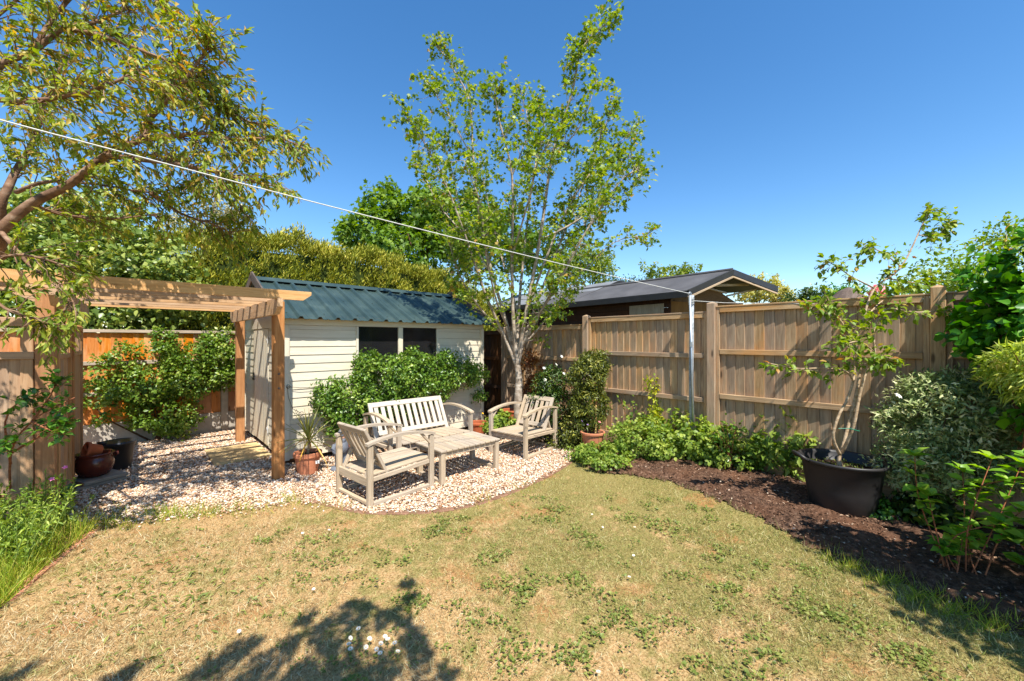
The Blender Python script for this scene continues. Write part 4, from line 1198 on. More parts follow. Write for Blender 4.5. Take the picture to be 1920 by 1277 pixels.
# big black tub
TUB = np.append(P(1578, 960, 3.6)[:2], 0.03)
def tub():
    c = TUB
    t = thing('black_rubber_tub', 'large black rubber tub holding a young tree in the bed', 'tub', c)
    m = MB(); m.lathe([(.225, 0), (.235, .008), (.262, .2), (.295, .42), (.302, .425), (.325, .44), (.33, .455), (.322, .466), (.305, .462), (.292, .445), (.27, .3)], 56, c); m.build('tub_body', M['black'], t, smooth=True)
    MB().lathe([(.28, .33), (.27, .375), (.12, .385), (.0001, .39)], 40, c).build('compost', M['compost'], t, smooth=True)
    for s in (-1, 1):
        d = s * (RT * .985 - FW * .17); sd = np.array([-d[1], d[0], 0])
        m = MB()
        pts = [c + d * .305 + sd * k * .085 + (0, 0, .445 + .02 * (1 - abs(k))) for k in (-1,)] + \
              [c + d * (.325 + .055 * math.cos(a)) + sd * .09 * math.sin(a) + (0, 0, .455 + .045 * math.cos(a)) for a in np.linspace(-1.35, 1.35, 9)] + [c + d * .305 + sd * .085 + (0, 0, .445)]
        m.tube(pts, [.014] * len(pts), 8); m.build('handle', M['black'], t, smooth=True)
    n = 220; a = RNG.uniform(0, 6.28, n); r = np.sqrt(RNG.random(n)) * .25
    pos = np.column_stack([c[0] + r * np.cos(a), c[1] + r * np.sin(a), np.full(n, c[2] + .385)])
    w = thing('tub_weeds', 'small weeds sprouting on the compost of the black tub', 'weeds', tuple(c + (0, 0, .38)))
    put(bpy.data.objects.new('foliage', leaf_mesh('foliage', pos, rand_unit(n) + (0, 0, .8), rand_unit(n) + (0, 0, .5), RNG.uniform(.015, .04, n), .012, M['l_weed'])), w)
tub()

# ================================================================== CLOTHES LINE
PT = P(1287, 553, 5.15)
pole_base = P(1296, 800, 5.15); pole_base[2] = .05
t = thing('clothes_post', 'grey metal clothes post with line cleat in front of the fence', 'post', pole_base)
top = np.array([pole_base[0], pole_base[1], PT[2]])
MB().tube([pole_base + (0, 0, -.03), top * .5 + pole_base * .5, top + (0.02, 0, 0)], [.028, .027, .026], 12).build('post_shaft', M['oldpaint'], t, smooth=True)
pr = RT * -.062 - FW * .03
hp = pole_base + pr * .0 + RT * .02 - FW * .05
MB().tube([hp + (0, 0, 0), hp + RT * -.03 + (0, 0, 1.0), hp + RT * -.06 + (0, 0, top[2] - pole_base[2] - .01)], [.014, .014, .013], 10).build('prop_tube', M['galv'], t, smooth=True)
MB().tube([hp + RT * -.046 + (0, 0, 1.42), hp + RT * -.047 + (0, 0, 1.48)], [.021, .021], 10).build('collar', M['galv'], t)
for k in range(5): MB().tube([top + (.034 * math.cos(a), .034 * math.sin(a), -.04 - .02 * k + .003 * a) for a in np.linspace(0, 6.28, 12)], [.004] * 12, 4).build('cord_wrap', M['rope'], t)
hook = hp + RT * -.06 + (0, 0, top[2] - pole_base[2])
MB().tube([hook + RT * .016 * math.cos(a) + (0, 0, .012 + .02 * math.sin(a)) for a in np.linspace(-1.2, 4.4, 10)], [.006] * 10, 6).build('hook', M['galv'], t, smooth=True)
def washing_line():
    a = P(0, 212, 2.05); e = hook + (0, 0, .015); far = a + (a - e) * .28
    pts = []
    for f in np.linspace(0, 1, 40):
        p = far * (1 - f) + e * f; p = p + np.array([0, 0, -.10 * 4 * f * (1 - f) * .5]); pts.append(p)
    o = MB().tube(pts, [.0042] * 40, 5).build('washing_line', M['rope'], origin=e)
    tag(o, 'white washing line stretched from upper left to the clothes post', 'cord')
    q = P(1300, 562, 5.2); r = P(1560, 579, 4.1)
    r = P(1420, 570, 4.72)
    o = MB().tube([top + (0, 0, -.07), q * .5 + r * .5 + (0, 0, -.01), np.array([FU - .06, 0.9, 1.94])], [.0035] * 3, 5).build('line_tail', M['rope'], origin=top)
    tag(o, 'thin line end tied from clothes post to fence top', 'cord')
    return far
LINE_END = washing_line()

# ================================================================== TREES
def cherry():
    base = np.array([-2.3, 4.0, 0.0])
    t = thing('cherry_tree', 'spreading cherry with coppery green leaves over the left corner', 'tree', base)
    d0 = 3.0
    J = base + (0.15, 0, 1.75)
    limbs = [
        [base, base + (.04, 0, .9), J, P(-60, 500, 2.85), P(0, 432, 2.85), P(60, 381, 2.9), P(130, 345, 2.9), P(200, 290, 2.95), P(268, 258, 3.0), P(285, 218, 3.05), P(325, 160, 3.1)],
        [J, P(-120, 330, 2.7), P(-40, 180, 2.7), P(0, 122, 2.75), P(62, 95, 2.8), P(120, 52, 2.85), P(175, 42, 2.9), P(240, 15, 3.0)],
        [J, P(-60, 470, 3.3), P(5, 370, 3.4), P(30, 320, 3.5), P(62, 265, 3.6), P(90, 180, 3.7), P(130, 90, 3.8)],
        [P(30, 360, 3.4), P(90, 340, 3.35), P(180, 345, 3.35), P(280, 360, 3.35), P(350, 350, 3.4)],
        [P(268, 258, 3.0), P(330, 254, 3.0), P(390, 250, 3.05), P(450, 262, 3.1), P(520, 258, 3.15), P(578, 282, 3.2)],
        [P(285, 218, 3.05), P(330, 170, 2.9), P(375, 110, 2.9), P(392, 80, 2.9)],
        [P(200, 290, 2.95), P(270, 300, 2.85), P(350, 310, 2.85), P(430, 330, 2.9), P(520, 350, 3.0)],
        [P(130, 345, 2.9), P(180, 310, 3.2), P(250, 290, 3.4), P(330, 300, 3.5), P(420, 350, 3.5), P(460, 400, 3.5)],
        [P(-40, 180, 2.7), P(40, 190, 2.5), P(120, 180, 2.5), P(200, 160, 2.55), P(260, 130, 2.6)],
        [P(120, 52, 2.85), P(200, 70, 2.9), P(280, 100, 2.95), P(350, 130, 3.0), P(420, 190, 3.1)],
        [P(62, 95, 2.8), P(110, 20, 2.9), P(180, -40, 3.0), P(260, -30, 3.1), P(330, 30, 3.1)],
        [P(0, 432, 2.85), P(60, 500, 2.7), P(110, 530, 2.65), P(140, 570, 2.6)],
        [P(-60, 500, 2.85), P(10, 480, 2.6), P(60, 480, 2.6), P(130, 500, 2.65)],
        [P(280, 360, 3.35), P(340, 400, 3.4), P(400, 420, 3.45), P(440, 440, 3.5)],
        [P(-40, 180, 2.7), P(-30, 60, 2.8), P(30, 0, 2.9), P(80, -60, 3.0)],
        [P(325, 160, 3.1), P(380, 170, 3.1), P(430, 210, 3.15), P(500, 240, 3.2)],
        [P(-40, 480, 2.85), P(-10, 560, 2.5), P(40, 590, 2.5), P(90, 600, 2.5)],
        [P(60, 381, 2.9), P(110, 400, 3.1), P(200, 410, 3.2), P(300, 400, 3.3)],
    ]
    limbs += [[J, base + (.5, -.3, 2.6), base + (.9, -.5, 2.9), base + (1.2, -.6, 3.1)], [J, base + (.3, .4, 2.5), base + (.5, .9, 2.8), base + (.6, 1.4, 2.9)], [J, base + (-.3, -.4, 2.5), base + (-.5, -.9, 2.9), base + (-.6, -1.4, 3.1)], [J, base + (.5, .1, 2.3), base + (1.0, .1, 2.45), base + (1.35, .05, 2.5)]]
    r0 = [.055, .034, .044, .016, .02, .016, .018, .02, .02, .018, .016, .014, .014, .012, .018, .012, .012, .014, .03, .03, .03, .025]
    tw = MB(); LP = []; LD = []
    for i, (l, r) in enumerate(zip(limbs, r0)):
        path = smooth_path(l, 5); n = len(path)
        m = MB(); m.tube(path, [r * (1 - .82 * (k / (n - 1)) ** .8) + .002 for k in range(n)], 8); m.build('trunk' if i == 0 else 'limb', M['bark_cherry'], t, smooth=True)
        cnt = 84 if i < 3 else 60 if i < 11 else 18 if i in (11, 12, 16) else 120 if i > 17 else 34
        p, dd = twigs_on(path, cnt, .55 if i == 0 else .35 if i == 1 else .42 if i == 2 else .12, .42, .75, -.02, tw, .0042, 26, droop=.35, fwd=.75)
        LP.append(p); LD.append(dd)
    tw.build('twigs', M['bark_cherry'], t)['kind'] = 'stuff'
    p = np.vstack(LP); dd = np.vstack(LD); n = len(p)
    p = np.repeat(p, 2, 0); dd = np.repeat(dd, 2, 0); n = len(p)
    p = p + RNG.normal(size=(n, 3)) * .012
    ax = unit(dd * .7 + rand_unit(n) * .75 + np.array([0, 0, -.45])); nr = rand_unit(n) * .7 + np.array([0, 0, .7])
    sz = RNG.uniform(.7, 1.25, n)
    rnd = np.clip(RNG.random(n) * .82 + .14 * (p[:, 2] - 1.8) / 2.0, 0, 1)
    put(bpy.data.objects.new('crown', leaf_mesh('crown', p, ax, nr, .062 * sz, .021 * sz, M['l_cherry'], 'leaf', rnd)), t)
cherry()

def maple():
    D = 6.45
    base = P(971, 815, D); base[2] = 0.03
    t = thing('maple_tree', 'multi-stemmed young maple with grey bark beside the shed corner', 'tree', base)
    fork = P(970, 690, D)
    q = lambda x, y, dd=0: P(x, y, D + dd)
    limbs = [
        ([base, P(971, 760, D), P(973, 710, D), P(968, 672, D), P(960, 620, D)], .066),
        ([fork, q(945, 630, -.05), q(908, 545, -.25), q(872, 440, -.45), q(838, 350, -.6), q(800, 275, -.7), q(758, 212, -.8)], .026),
        ([fork, q(948, 600, .1), q(925, 520, .2), q(902, 420, .3), q(888, 300, .4), q(880, 190, .45), q(850, 130, .5), q(822, 88, .5)], .032),
        ([fork, q(962, 590, -.1), q(960, 480, -.2), q(960, 330, -.35), q(935, 220, -.4), q(925, 155, -.45)], .034),
        ([fork, q(972, 590, .2), q(985, 450, .5), q(1000, 330, .7), q(1020, 240, .8), q(1012, 200, .8)], .03),
        ([fork, q(982, 610, -.1), q(1012, 450, -.2), q(1036, 290, -.3), q(1072, 175, -.4), q(1092, 90, -.45), q(1138, 42, -.5)], .036),
        ([fork, q(988, 620, .1), q(1040, 480, .35), q(1085, 370, .55), q(1120, 270, .7), q(1150, 200, .8)], .028),
        ([q(975, 655), q(1000, 610, -.2), q(1060, 500, -.5), q(1120, 400, -.7), q(1168, 335, -.85), q(1196, 318, -.9)], .024),
        ([q(975, 650), q(1010, 615, .1), q(1075, 530, .3), q(1150, 455, .5), q(1222, 440, .6)], .018),
        ([q(985, 590, -.1), q(1050, 420, -.1), q(1110, 320, .1), q(1186, 245, .2)], .02),
        ([q(945, 630), q(895, 570, -.3), q(860, 510, -.5), q(835, 430, -.7)], .016),
        ([q(960, 480, -.2), q(990, 380, -.7), q(1010, 300, -.9), q(1030, 270, -1.0)], .016),
        ([q(925, 520, .2), q(870, 420, .7), q(850, 330, .9), q(830, 260, 1.0)], .018),
        ([q(1012, 450, -.2), q(1100, 400, -.3), q(1150, 320, -.35), q(1185, 290, -.4)], .015),
        ([q(972, 590, .2), q(940, 480, .8), q(915, 380, 1.1), q(900, 300, 1.2)], .02),
        ([q(985, 620), q(1030, 560, -.5), q(1080, 470, -.9), q(1130, 380, -1.1)], .016),
        ([q(950, 610), q(930, 560, -.5), q(910, 470, -.9), q(900, 380, -1.1), q(870, 300, -1.2)], .018),
        ([q(1040, 480, .35), q(1090, 430, .9), q(1130, 350, 1.1)], .014),
        ([q(888, 300, .4), q(850, 230, .2), q(815, 175, .1), q(792, 145, .1)], .01),
        ([q(1036, 290, -.3), q(1085, 240, -.6), q(1120, 150, -.7)], .01),
        ([q(960, 330, -.35), q(990, 240, -.2), q(975, 170, -.1)], .01),
        ([q(872, 440, -.45), q(820, 380, -.2), q(790, 310, 0)], .01),
    ]
    tw = MB(); LP = []; LD = []
    for i, (l, r) in enumerate(limbs):
        path = smooth_path(l, 5); n = len(path)
        rr = [r * (1.15 - .85 * (k / (n - 1)) ** 1.6) for k in range(n)] if i == 0 else [r * (1 - .85 * (k / (n - 1)) ** .9) + .002 for k in range(n)]
        m = MB(); m.tube(path, rr, 9 if i == 0 else 6); m.build('trunk' if i == 0 else 'limb', M['bark_acer'], t, smooth=True)
        if i == 0: continue
        Ltot = np.linalg.norm(np.diff(path, axis=0), axis=1).sum()
        p, dd = twigs_on(path, int(17 * Ltot + 5), .25 if r > .02 else .1, .44, .85, .22, tw, .0048, 11, fwd=.6, inner=.45)
        LP.append(p); LD.append(dd)
    tw.build('twigs', M['bark_acer'], t)['kind'] = 'stuff'
    p = np.vstack(LP); dd = np.vstack(LD)
    p = np.repeat(p, 5, 0); dd = np.repeat(dd, 5, 0); n = len(p)
    p = p + RNG.normal(size=(n, 3)) * (.042, .042, .034)
    ax = unit(dd * .3 + rand_unit(n) * .8 + np.array([0, 0, -.35])); nr = rand_unit(n) * .6 + np.array([0, 0, .8])
    sz = RNG.uniform(.6, 1.2, n)
    put(bpy.data.objects.new('crown', leaf_mesh('crown', p, ax, nr, .064 * sz, .056 * sz, M['l_acer'], 'maple')), t)
maple()

def sapling():
    c = TUB + (0, 0, .38); D = 3.6
    t = thing('young_tree', 'young multi-stemmed tree with oval leaves growing in the black tub', 'tree', c)
    q = lambda x, y, dd=0: P(x, y, D + dd)
    s0 = q(1573, 862)
    limbs = [([c + (0, 0, -.03), s0, q(1577, 845)], .026),
        ([q(1575, 852), q(1562, 820, -.05), q(1572, 780, -.06), q(1590, 745, -.05), q(1602, 700, 0), q(1600, 650, .05), q(1582, 610, .1), q(1560, 575, .1), q(1545, 545, .1)], .013),
        ([q(1577, 850), q(1590, 800, .02), q(1605, 740, .03), q(1612, 690, .05), q(1606, 640, .1), q(1618, 600, .1), q(1640, 540, .15), q(1690, 500, .2), q(1730, 420, .25), q(1745, 395, .25)], .014),
        ([q(1579, 848), q(1600, 800, -.1), q(1612, 740, -.1), q(1626, 690, -.1), q(1640, 660, -.1), q(1638, 620, -.1), q(1660, 580, -.1), q(1720, 585, -.1), q(1790, 580, -.1)], .013),
        ([q(1600, 715), q(1585, 695, -.1), q(1545, 690, -.1), q(1490, 690, -.1), q(1440, 680, -.1)], .007),
        ([q(1585, 612, .1), q(1560, 585, .1), q(1530, 578, .1), q(1510, 575, .1)], .005),
        ([q(1640, 540, .15), q(1600, 520, .1), q(1570, 500, .1), q(1552, 490, .1)], .006),
        ([q(1690, 500, .2), q(1650, 470, .2), q(1620, 465, .2)], .005),
        ([q(1618, 600, .1), q(1660, 560, .3), q(1700, 560, .4)], .006),
        ([q(1720, 440, .25), q(1760, 440, .3), q(1780, 410, .3)], .004),
        ([q(1626, 690, -.1), q(1650, 665, -.2), q(1665, 680, -.2)], .004),
        ([q(1640, 660, -.1), q(1610, 640, -.3), q(1570, 650, -.4)], .005),
        ([q(1660, 520, .2), q(1720, 530, .2), q(1750, 520, .2)], .005)]
    tw = MB(); LP = []; LD = []
    for i, (l, r) in enumerate(limbs):
        path = smooth_path(l, 4); n = len(path)
        m = MB(); m.tube(path, [r * (1 - .75 * k / (n - 1)) + .0015 for k in range(n)], 7); m.build('trunk' if i == 0 else 'stem', M['bark_sap'], t, smooth=True)
        if i == 0: continue
        p, dd = twigs_on(path, 40 if i < 4 else 30, .5 if i < 4 else .1, .15, .8, .05, tw, .002, 46, droop=.2)
        LP.append(p); LD.append(dd)
    tw.build('twigs', M['bark_sap'], t)['kind'] = 'stuff'
    tie = q(1600, 770)
    MB().tube([q(1572, 803, -.09), q(1592, 803, -.12), q(1612, 808, -.12)], [.004] * 3, 5).build('tie', M['green_tie'], t)
    p = np.vstack(LP); dd = np.vstack(LD); n = len(p)
    ax = unit(dd * .5 + rand_unit(n) * .8 + np.array([0, 0, -.2])); nr = rand_unit(n) * .5 + np.array([0, 0, .9]); sz = RNG.uniform(.6, 1.25, n)
    put(bpy.data.objects.new('crown', leaf_mesh('crown', p, ax, nr, .062 * sz, .036 * sz, M['l_tub'], 'oval')), t)
sapling()

# ================================================================== SHRUBS AGAINST WALLS
def ell(px, py, d, rx, ry, rz):
    c = P(px, py, d); return (c[0], c[1], c[2], rx, ry, rz)

bush('shed_shrub', 'dense glossy green shrub trained against the cream shed front', 'shrub', (2.75, 5.42, 0),
     [(2.15, 5.33, .72, .42, .18, .38), (2.55, 5.3, .98, .42, .2, .36), (2.95, 5.3, 1.02, .4, .2, .34), (3.35, 5.3, .95, .42, .2, .34), (3.85, 5.33, 1.0, .38, .17, .22), (4.2, 5.36, .98, .22, .14, .16), (1.82, 5.38, .8, .2, .12, .24),
      (2.3, 5.3, 1.2, .2, .14, .22), (3.0, 5.32, 1.28, .2, .14, .16), (3.55, 5.32, 1.22, .2, .14, .18), (2.0, 5.36, .42, .24, .12, .2), (2.7, 5.34, .62, .5, .15, .2), (4.3, 5.4, .6, .1, .08, .1)],
     700, 30, .09, .042, .027, M['l_shed'], 'leaf', nstem=9, stem_r=.012)
bush('wall_shrub', 'bright green shrub spread over the orange fence under the pergola', 'shrub', (.25, 8.28, 0),
     [(-.4, 8.2, 1.05, .4, .18, .22), (.1, 8.15, 1.3, .5, .22, .25), (.65, 8.12, 1.35, .5, .25, .28), (1.05, 8.15, 1.3, .3, .22, .34), (.1, 8.1, .85, .55, .25, .25), (.65, 8.1, .9, .5, .25, .25), (-.25, 8.15, .6, .45, .2, .22), (.3, 8.1, .42, .45, .25, .25), (.5, 8.08, .22, .3, .22, .15),
      (1.0, 8.15, .95, .35, .2, .2), (-.75, 8.28, .75, .2, .1, .12), (-.8, 8.28, 1.1, .22, .1, .14), (.3, 8.25, 1.6, .14, .1, .14), (1.0, 8.25, 1.62, .2, .1, .12)],
     470, 30, .1, .05, .034, M['l_wall'], 'leaf', nstem=10, stem_r=.014)

# ================================================================== FAR VEGETATION
def hedge():
    t = thing('conifer_hedge', 'tall golden conifer hedge rising behind the shed', 'hedge', (3, 10, 0))
    us = np.linspace(-.2, 8.6, 60)
    K = 2600
    u = RNG.uniform(-.2, 8.4, K)
    top = np.interp(u, [-.2, .4, 1.1, 2.0, 3.1, 4.4, 5.9, 6.8, 8.4], [3.0, 3.35, 3.62, 3.68, 3.72, 3.68, 3.5, 3.25, 2.9]) + .1 * np.sin(u * 3.1) + .06 * np.sin(u * 7.7 + 1)
    s = RNG.random(K)
    C = np.zeros((K, 3)); out = np.zeros((K, 3))
    front = s < .62
    z = RNG.random(K) ** .8 * top
    C[:, 0] = u
    C[:, 1] = np.where(front, 9.55 + .12 * np.sin(u * 5 + z * 4) + .1 * np.sin(u * 11 - z * 9) + (z / top) ** 4 * .3, RNG.uniform(9.6, 10.9, K))
    C[:, 2] = np.where(front, z, top + RNG.normal(size=K) * .05)
    out[front] = (0, -1, .5); out[~front] = (0, -.4, 1)
    ok = C[:, 2] > 1.3
    C, out = C[ok], out[ok]
    pos, ax, nr, idx = cloud(C, .16, 34, out, outw=.5, upw=.3, rw=.7)
    n = len(pos)
    ax = unit(out[idx] * .5 + np.array([.1, -.1, .75]) + rand_unit(n) * .75)
    rnd = np.clip(.5 * RNG.random(len(C))[idx] + .5 * RNG.random(n), 0, 1); sz = RNG.uniform(.6, 1.3, n)
    put(bpy.data.objects.new('foliage', leaf_mesh('foliage', pos, ax, nr, .078 * sz, .022 * sz, M['l_hedge'], 'spray', rnd)), t)
    # added solid core, inner shade put into its dark green, blocks daylight
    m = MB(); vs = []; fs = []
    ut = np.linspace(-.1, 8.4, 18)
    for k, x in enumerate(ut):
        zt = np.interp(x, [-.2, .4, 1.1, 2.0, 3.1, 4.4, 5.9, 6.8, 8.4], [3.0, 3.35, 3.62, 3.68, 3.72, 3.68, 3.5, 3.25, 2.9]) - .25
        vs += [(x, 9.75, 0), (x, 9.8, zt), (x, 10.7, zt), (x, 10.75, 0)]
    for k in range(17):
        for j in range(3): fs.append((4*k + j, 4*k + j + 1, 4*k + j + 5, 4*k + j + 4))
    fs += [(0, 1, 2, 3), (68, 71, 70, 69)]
    m.add(vs, fs); m.build('dark_filler_core', M['hedge_core'], t)
    for x in np.arange(.3, 8.3, 1.1): MB().tube([(x, 10.2, 0), (x + .03, 10.2, 1.2), (x, 10.2, 2.4)], [.07, .06, .03], 7).build('trunk', M['bark_dark'], t)
hedge()

def far_tree(name, label, base, blobs, K, per, cr, L, W, mat, tpl='leaf', group='trees beyond the fences', trunk_r=.12, nlimb=7, inner=.45, upw=.5, bk='bark_dark', cat='tree'):
    t = thing(name, label, cat, base, group)
    C, u = blob_points(blobs, K, inner)
    pos, ax, nr, idx = cloud(C, cr * (0.6 + .8 * RNG.random(K)), per, u, upw=upw)
    n = len(pos); sz = RNG.uniform(.6, 1.35, n); rnd = np.clip(.55 * RNG.random(K)[idx] + .5 * RNG.random(n), 0, 1)
    put(bpy.data.objects.new('crown', leaf_mesh('crown', pos, ax, nr, L * sz, W * sz, M[mat], tpl, rnd)), t)
    b = np.asarray(base, float); B = np.array(blobs); cz = B[:, :3].mean(0); fork = b * .55 + cz * .45
    MB().tube([b, b * .6 + fork * .4 + RNG.normal(size=3) * .03, fork], [trunk_r, trunk_r * .85, trunk_r * .7], 8).build('trunk', M[bk], t, smooth=True)
    for i in range(nlimb):
        c = C[RNG.integers(len(C))]
        MB().tube([fork, (fork + c) / 2 + RNG.normal(size=3) * .12, c], [trunk_r * .45, trunk_r * .28, trunk_r * .08], 5).build('limb', M[bk], t, smooth=True)
    return t
def gb(px, d): p = P(px, 638, d); return (p[0], p[1], 0)

far_tree('ivy_clad_tree', 'ivy-clad green tree behind the orange fence at left', gb(120, 6.6),
         [ell(60, 470, 6.5, 1.2, .8, .7), ell(160, 500, 6.4, 1.0, .7, .7), ell(250, 500, 6.5, .8, .7, .75), ell(300, 545, 6.7, .7, .6, .6), ell(180, 410, 6.8, 1.0, .7, .5), ell(20, 540, 6.2, 1.0, .6, .6), ell(130, 575, 6.2, 1.2, .45, .5), ell(230, 595, 6.35, .9, .4, .4), ell(60, 400, 7, 1.0, .7, .45), ell(-60, 470, 6.3, 1.0, .8, .9)],
         900, 24, .19, .085, .072, 'l_ivy', 'leaf', trunk_r=.14)
far_tree('grey_leaved_tree', 'grey-green wispy tree between cherry and golden hedge', gb(395, 8.8),
         [ell(400, 385, 8.8, .7, .6, .55), ell(360, 430, 8.8, .6, .5, .5), ell(430, 420, 8.8, .4, .4, .4)], 110, 16, .2, .1, .035, 'l_grey', 'leaf', trunk_r=.07, inner=.2)
far_tree('leafy_green_tree', 'rounded bright green tree rising behind the hedge left of the maple', gb(770, 13.5),
         [ell(690, 435, 13.2, .8, .8, 1.0), ell(720, 385, 13.4, .6, .6, .8), ell(775, 410, 13.5, 1.0, .9, 1.0), ell(830, 420, 13.5, 1.1, .9, 1.1), ell(880, 440, 13.6, 1.1, .9, 1.2), ell(940, 450, 13.8, 1.0, .9, 1.0), ell(775, 470, 13, 1.5, .8, .8), ell(800, 375, 13.5, .5, .5, .6), ell(650, 420, 13.2, .3, .3, .5), ell(1000, 470, 14, 1.0, .8, .8)],
         560, 26, .27, .15, .12, 'l_maple2', 'maple', trunk_r=.2)
far_tree('willowy_tree', 'pale willowy tree behind the right side of the maple', gb(1095, 15),
         [ell(1100, 490, 15, .9, .8, .7), ell(1060, 500, 15, .9, .8, .8), ell(1125, 510, 15, .5, .5, .5)], 160, 22, .28, .15, .05, 'l_far', 'leaf', trunk_r=.12, inner=.3)
t = far_tree('clipped_green_hedge', 'low clipped hedge showing above the felt roof', gb(1200, 17),
         [ell(1170, 535, 17, 1.0, .8, .35), ell(1210, 532, 17, 1.0, .8, .32), ell(1255, 536, 17, .9, .8, .35), ell(1140, 540, 17, .9, .8, .4)], 130, 24, .22, .09, .06, 'l_dark', 'leaf', group=None, trunk_r=.1, cat='hedge')
far_tree('small_garden_tree', 'small light green tree peeping over the felt roof ridge', gb(1265, 14),
         [ell(1250, 515, 14, .45, .4, .35), ell(1228, 505, 14, .3, .3, .25), ell(1285, 512, 14, .4, .4, .28), ell(1308, 496, 14, .14, .14, .14), ell(1206, 497, 14, .14, .14, .1), ell(1262, 530, 14, .8, .5, .3)], 95, 18, .14, .11, .07, 'l_far', 'leaf', trunk_r=.06, inner=.2, nlimb=10)
far_tree('cream_flowering_shrub', 'cream flowering shrub right of the felt gable', gb(1430, 11.5),
         [ell(1425, 540, 11.5, .5, .5, .4), ell(1455, 540, 11.5, .35, .35, .35), ell(1400, 545, 11.4, .4, .4, .35), ell(1470, 560, 11.4, .3, .3, .3)], 150, 22, .12, .08, .045, 'l_farlight', 'leaf', trunk_r=.06, cat='shrub')
for px, lab in ((1520, 'dark conifer bush behind fence, left of the pink blossom'), (1570, 'dark feathery conifer behind the young tree top')):
    far_tree('conifer_bush', lab, gb(px, 10.5), [ell(px, 562, 10.5, .5, .4, .35), ell(px + 22, 555, 10.6, .4, .4, .3), ell(px - 20, 565, 10.5, .4, .4, .25)], 80, 20, .13, .11, .035, 'l_big' if px > 1550 else 'l_dark', 'spray', group='conifers beyond the right fence', trunk_r=.06, cat='conifer')
c = P(1590, 552, 9.5)
t = thing('thatched_hut', 'small thatched hut top showing above the right fence', 'hut', (c[0], c[1], 0))
MB().lathe([(.35, -c[2]), (.35, -.16)], 16, c).build('hut_wall', M['gable'], t)
m = MB().lathe([(.42, -.2), (.4, -.14), (.2, .08), (.03, .17)], 18, c); m.build('thatch', M['barge'], t)
far_tree('pink_blossom_shrub', 'pink blossoming shrub showing above the right fence', gb(1645, 9), [ell(1645, 545, 9, .12, .12, .12), ell(1655, 562, 9, .14, .12, .1)], 26, 20, .06, .06, .05, 'petal_rose', 'oval', group=None, trunk_r=.03, cat='shrub')
far_tree('pale_green_tree', 'airy light green tree over the fence at upper right', gb(1800, 5.4),
         [ell(1760, 520, 5.2, .5, .4, .25), ell(1840, 490, 5.3, .5, .4, .3), ell(1800, 530, 5.2, .6, .4, .25), ell(1700, 545, 5.1, .35, .3, .15), ell(1890, 450, 5.4, .4, .4, .3), ell(1740, 480, 5.4, .25, .25, .15), ell(1950, 440, 5.4, .5, .5, .45), ell(1825, 530, 5.2, .5, .3, .25)],
         230, 16, .15, .055, .035, 'l_tub', 'leaf', trunk_r=.035, inner=.2, bk='bark_sap', nlimb=12)
# treetops beyond the left edge keep the view closed from a step aside
far_tree('boundary_tree', 'broad tree beyond the fence past the left edge', (-5.5, 10.5, 0), [(-5.5, 10.5, 2.6, 1.8, 1.2, 1.3), (-4.0, 10.8, 2.4, 1.3, 1.0, 1.2)], 260, 22, .28, .11, .08, 'l_ivy', trunk_r=.15)

# ================================================================== RIGHT BED PLANTS
B0 = lambda px, py, z=.05: G(px, py, z)
c = P(1100, 800, 5.75)
bush('clipped_evergreen', 'upright clipped dark evergreen shrub against the fence', 'shrub', (c[0], c[1], .05),
     [ell(1102, 705, 5.75, .27, .26, .3), ell(1103, 760, 5.75, .3, .26, .32), ell(1085, 800, 5.8, .26, .24, .25), ell(1115, 680, 5.75, .22, .2, .16), ell(1060, 830, 5.8, .25, .2, .2)], 520, 32, .075, .045, .015, M['l_topiary'], 'leaf', nstem=7, stem='stem_red', lv=.45)
c = P(1035, 810, 6.1)
bush('white_flowering_shrub', 'dark shrub with a few white flowers behind the right armchair', 'shrub', (c[0], c[1], .04),
     [ell(1035, 715, 6.1, .26, .22, .22), ell(1020, 745, 6.1, .24, .22, .26), ell(1050, 760, 6.1, .28, .22, .3), ell(1030, 800, 6.1, .25, .22, .2)], 210, 28, .09, .05, .018, M['l_dark'], 'leaf', nstem=6)
def flowers(name, label, cat, spots, r, mat, petals=6, center=None, group=None, d=(0, -.5, .8), stems=None):
    labs = label if isinstance(label, list) else [label] * len(spots)
    for i, p in enumerate(spots):
        label = labs[i]
        p = np.asarray(p, float); t = thing(name, label, cat, p if stems is None else (p[0], p[1], stems), group)
        n = unit(np.array(d) + RNG.normal(size=3) * .2); a = unit(np.cross(n, (0, 0, 1.))); b = np.cross(n, a)
        an = np.linspace(0, 6.283, petals, endpoint=False)
        ax = np.cos(an)[:, None] * a + np.sin(an)[:, None] * b + n * .25
        put(bpy.data.objects.new('petals', leaf_mesh('petals', np.repeat(p[None], petals, 0), ax, np.repeat(n[None], petals, 0), r, r * .62 if petals < 9 else r * .34, M[mat], 'oval')), t)
        if center: MB().lathe([(r * .26, 0), (r * .26, r * .08), (r * .12, r * .16)], 8).build('flower_centre', M[center], t, Matrix.Translation(p) @ Vector(n).to_track_quat('Z', 'Y').to_matrix().to_4x4())
        if stems is not None: MB().tube([(p[0], p[1], stems), ((p[0]), p[1] + .004, (p[2] + stems) / 2), tuple(p)], [r * .09] * 3, 4).build('flower_stem', M['stem_green'], t)
flowers('white_rose', ['topmost white flower of the dark shrub behind the right armchair', 'second highest white flower on the dark shrub behind the armchair', 'leftmost upper white flower on the dark shrub near the maple', 'rightmost white flower on the dark shrub beside the clipped evergreen', 'lowest white flower on the dark shrub behind the armchair'], 'flower', [P(1053, 668, 5.95), P(1043, 683, 5.9), P(1020, 690, 5.9), P(1057, 700, 5.85), P(1022, 712, 5.85)], .028, 'petal_white', 6, None, 'white flowers on the dark shrub')
c = P(1000, 800, 6.9)
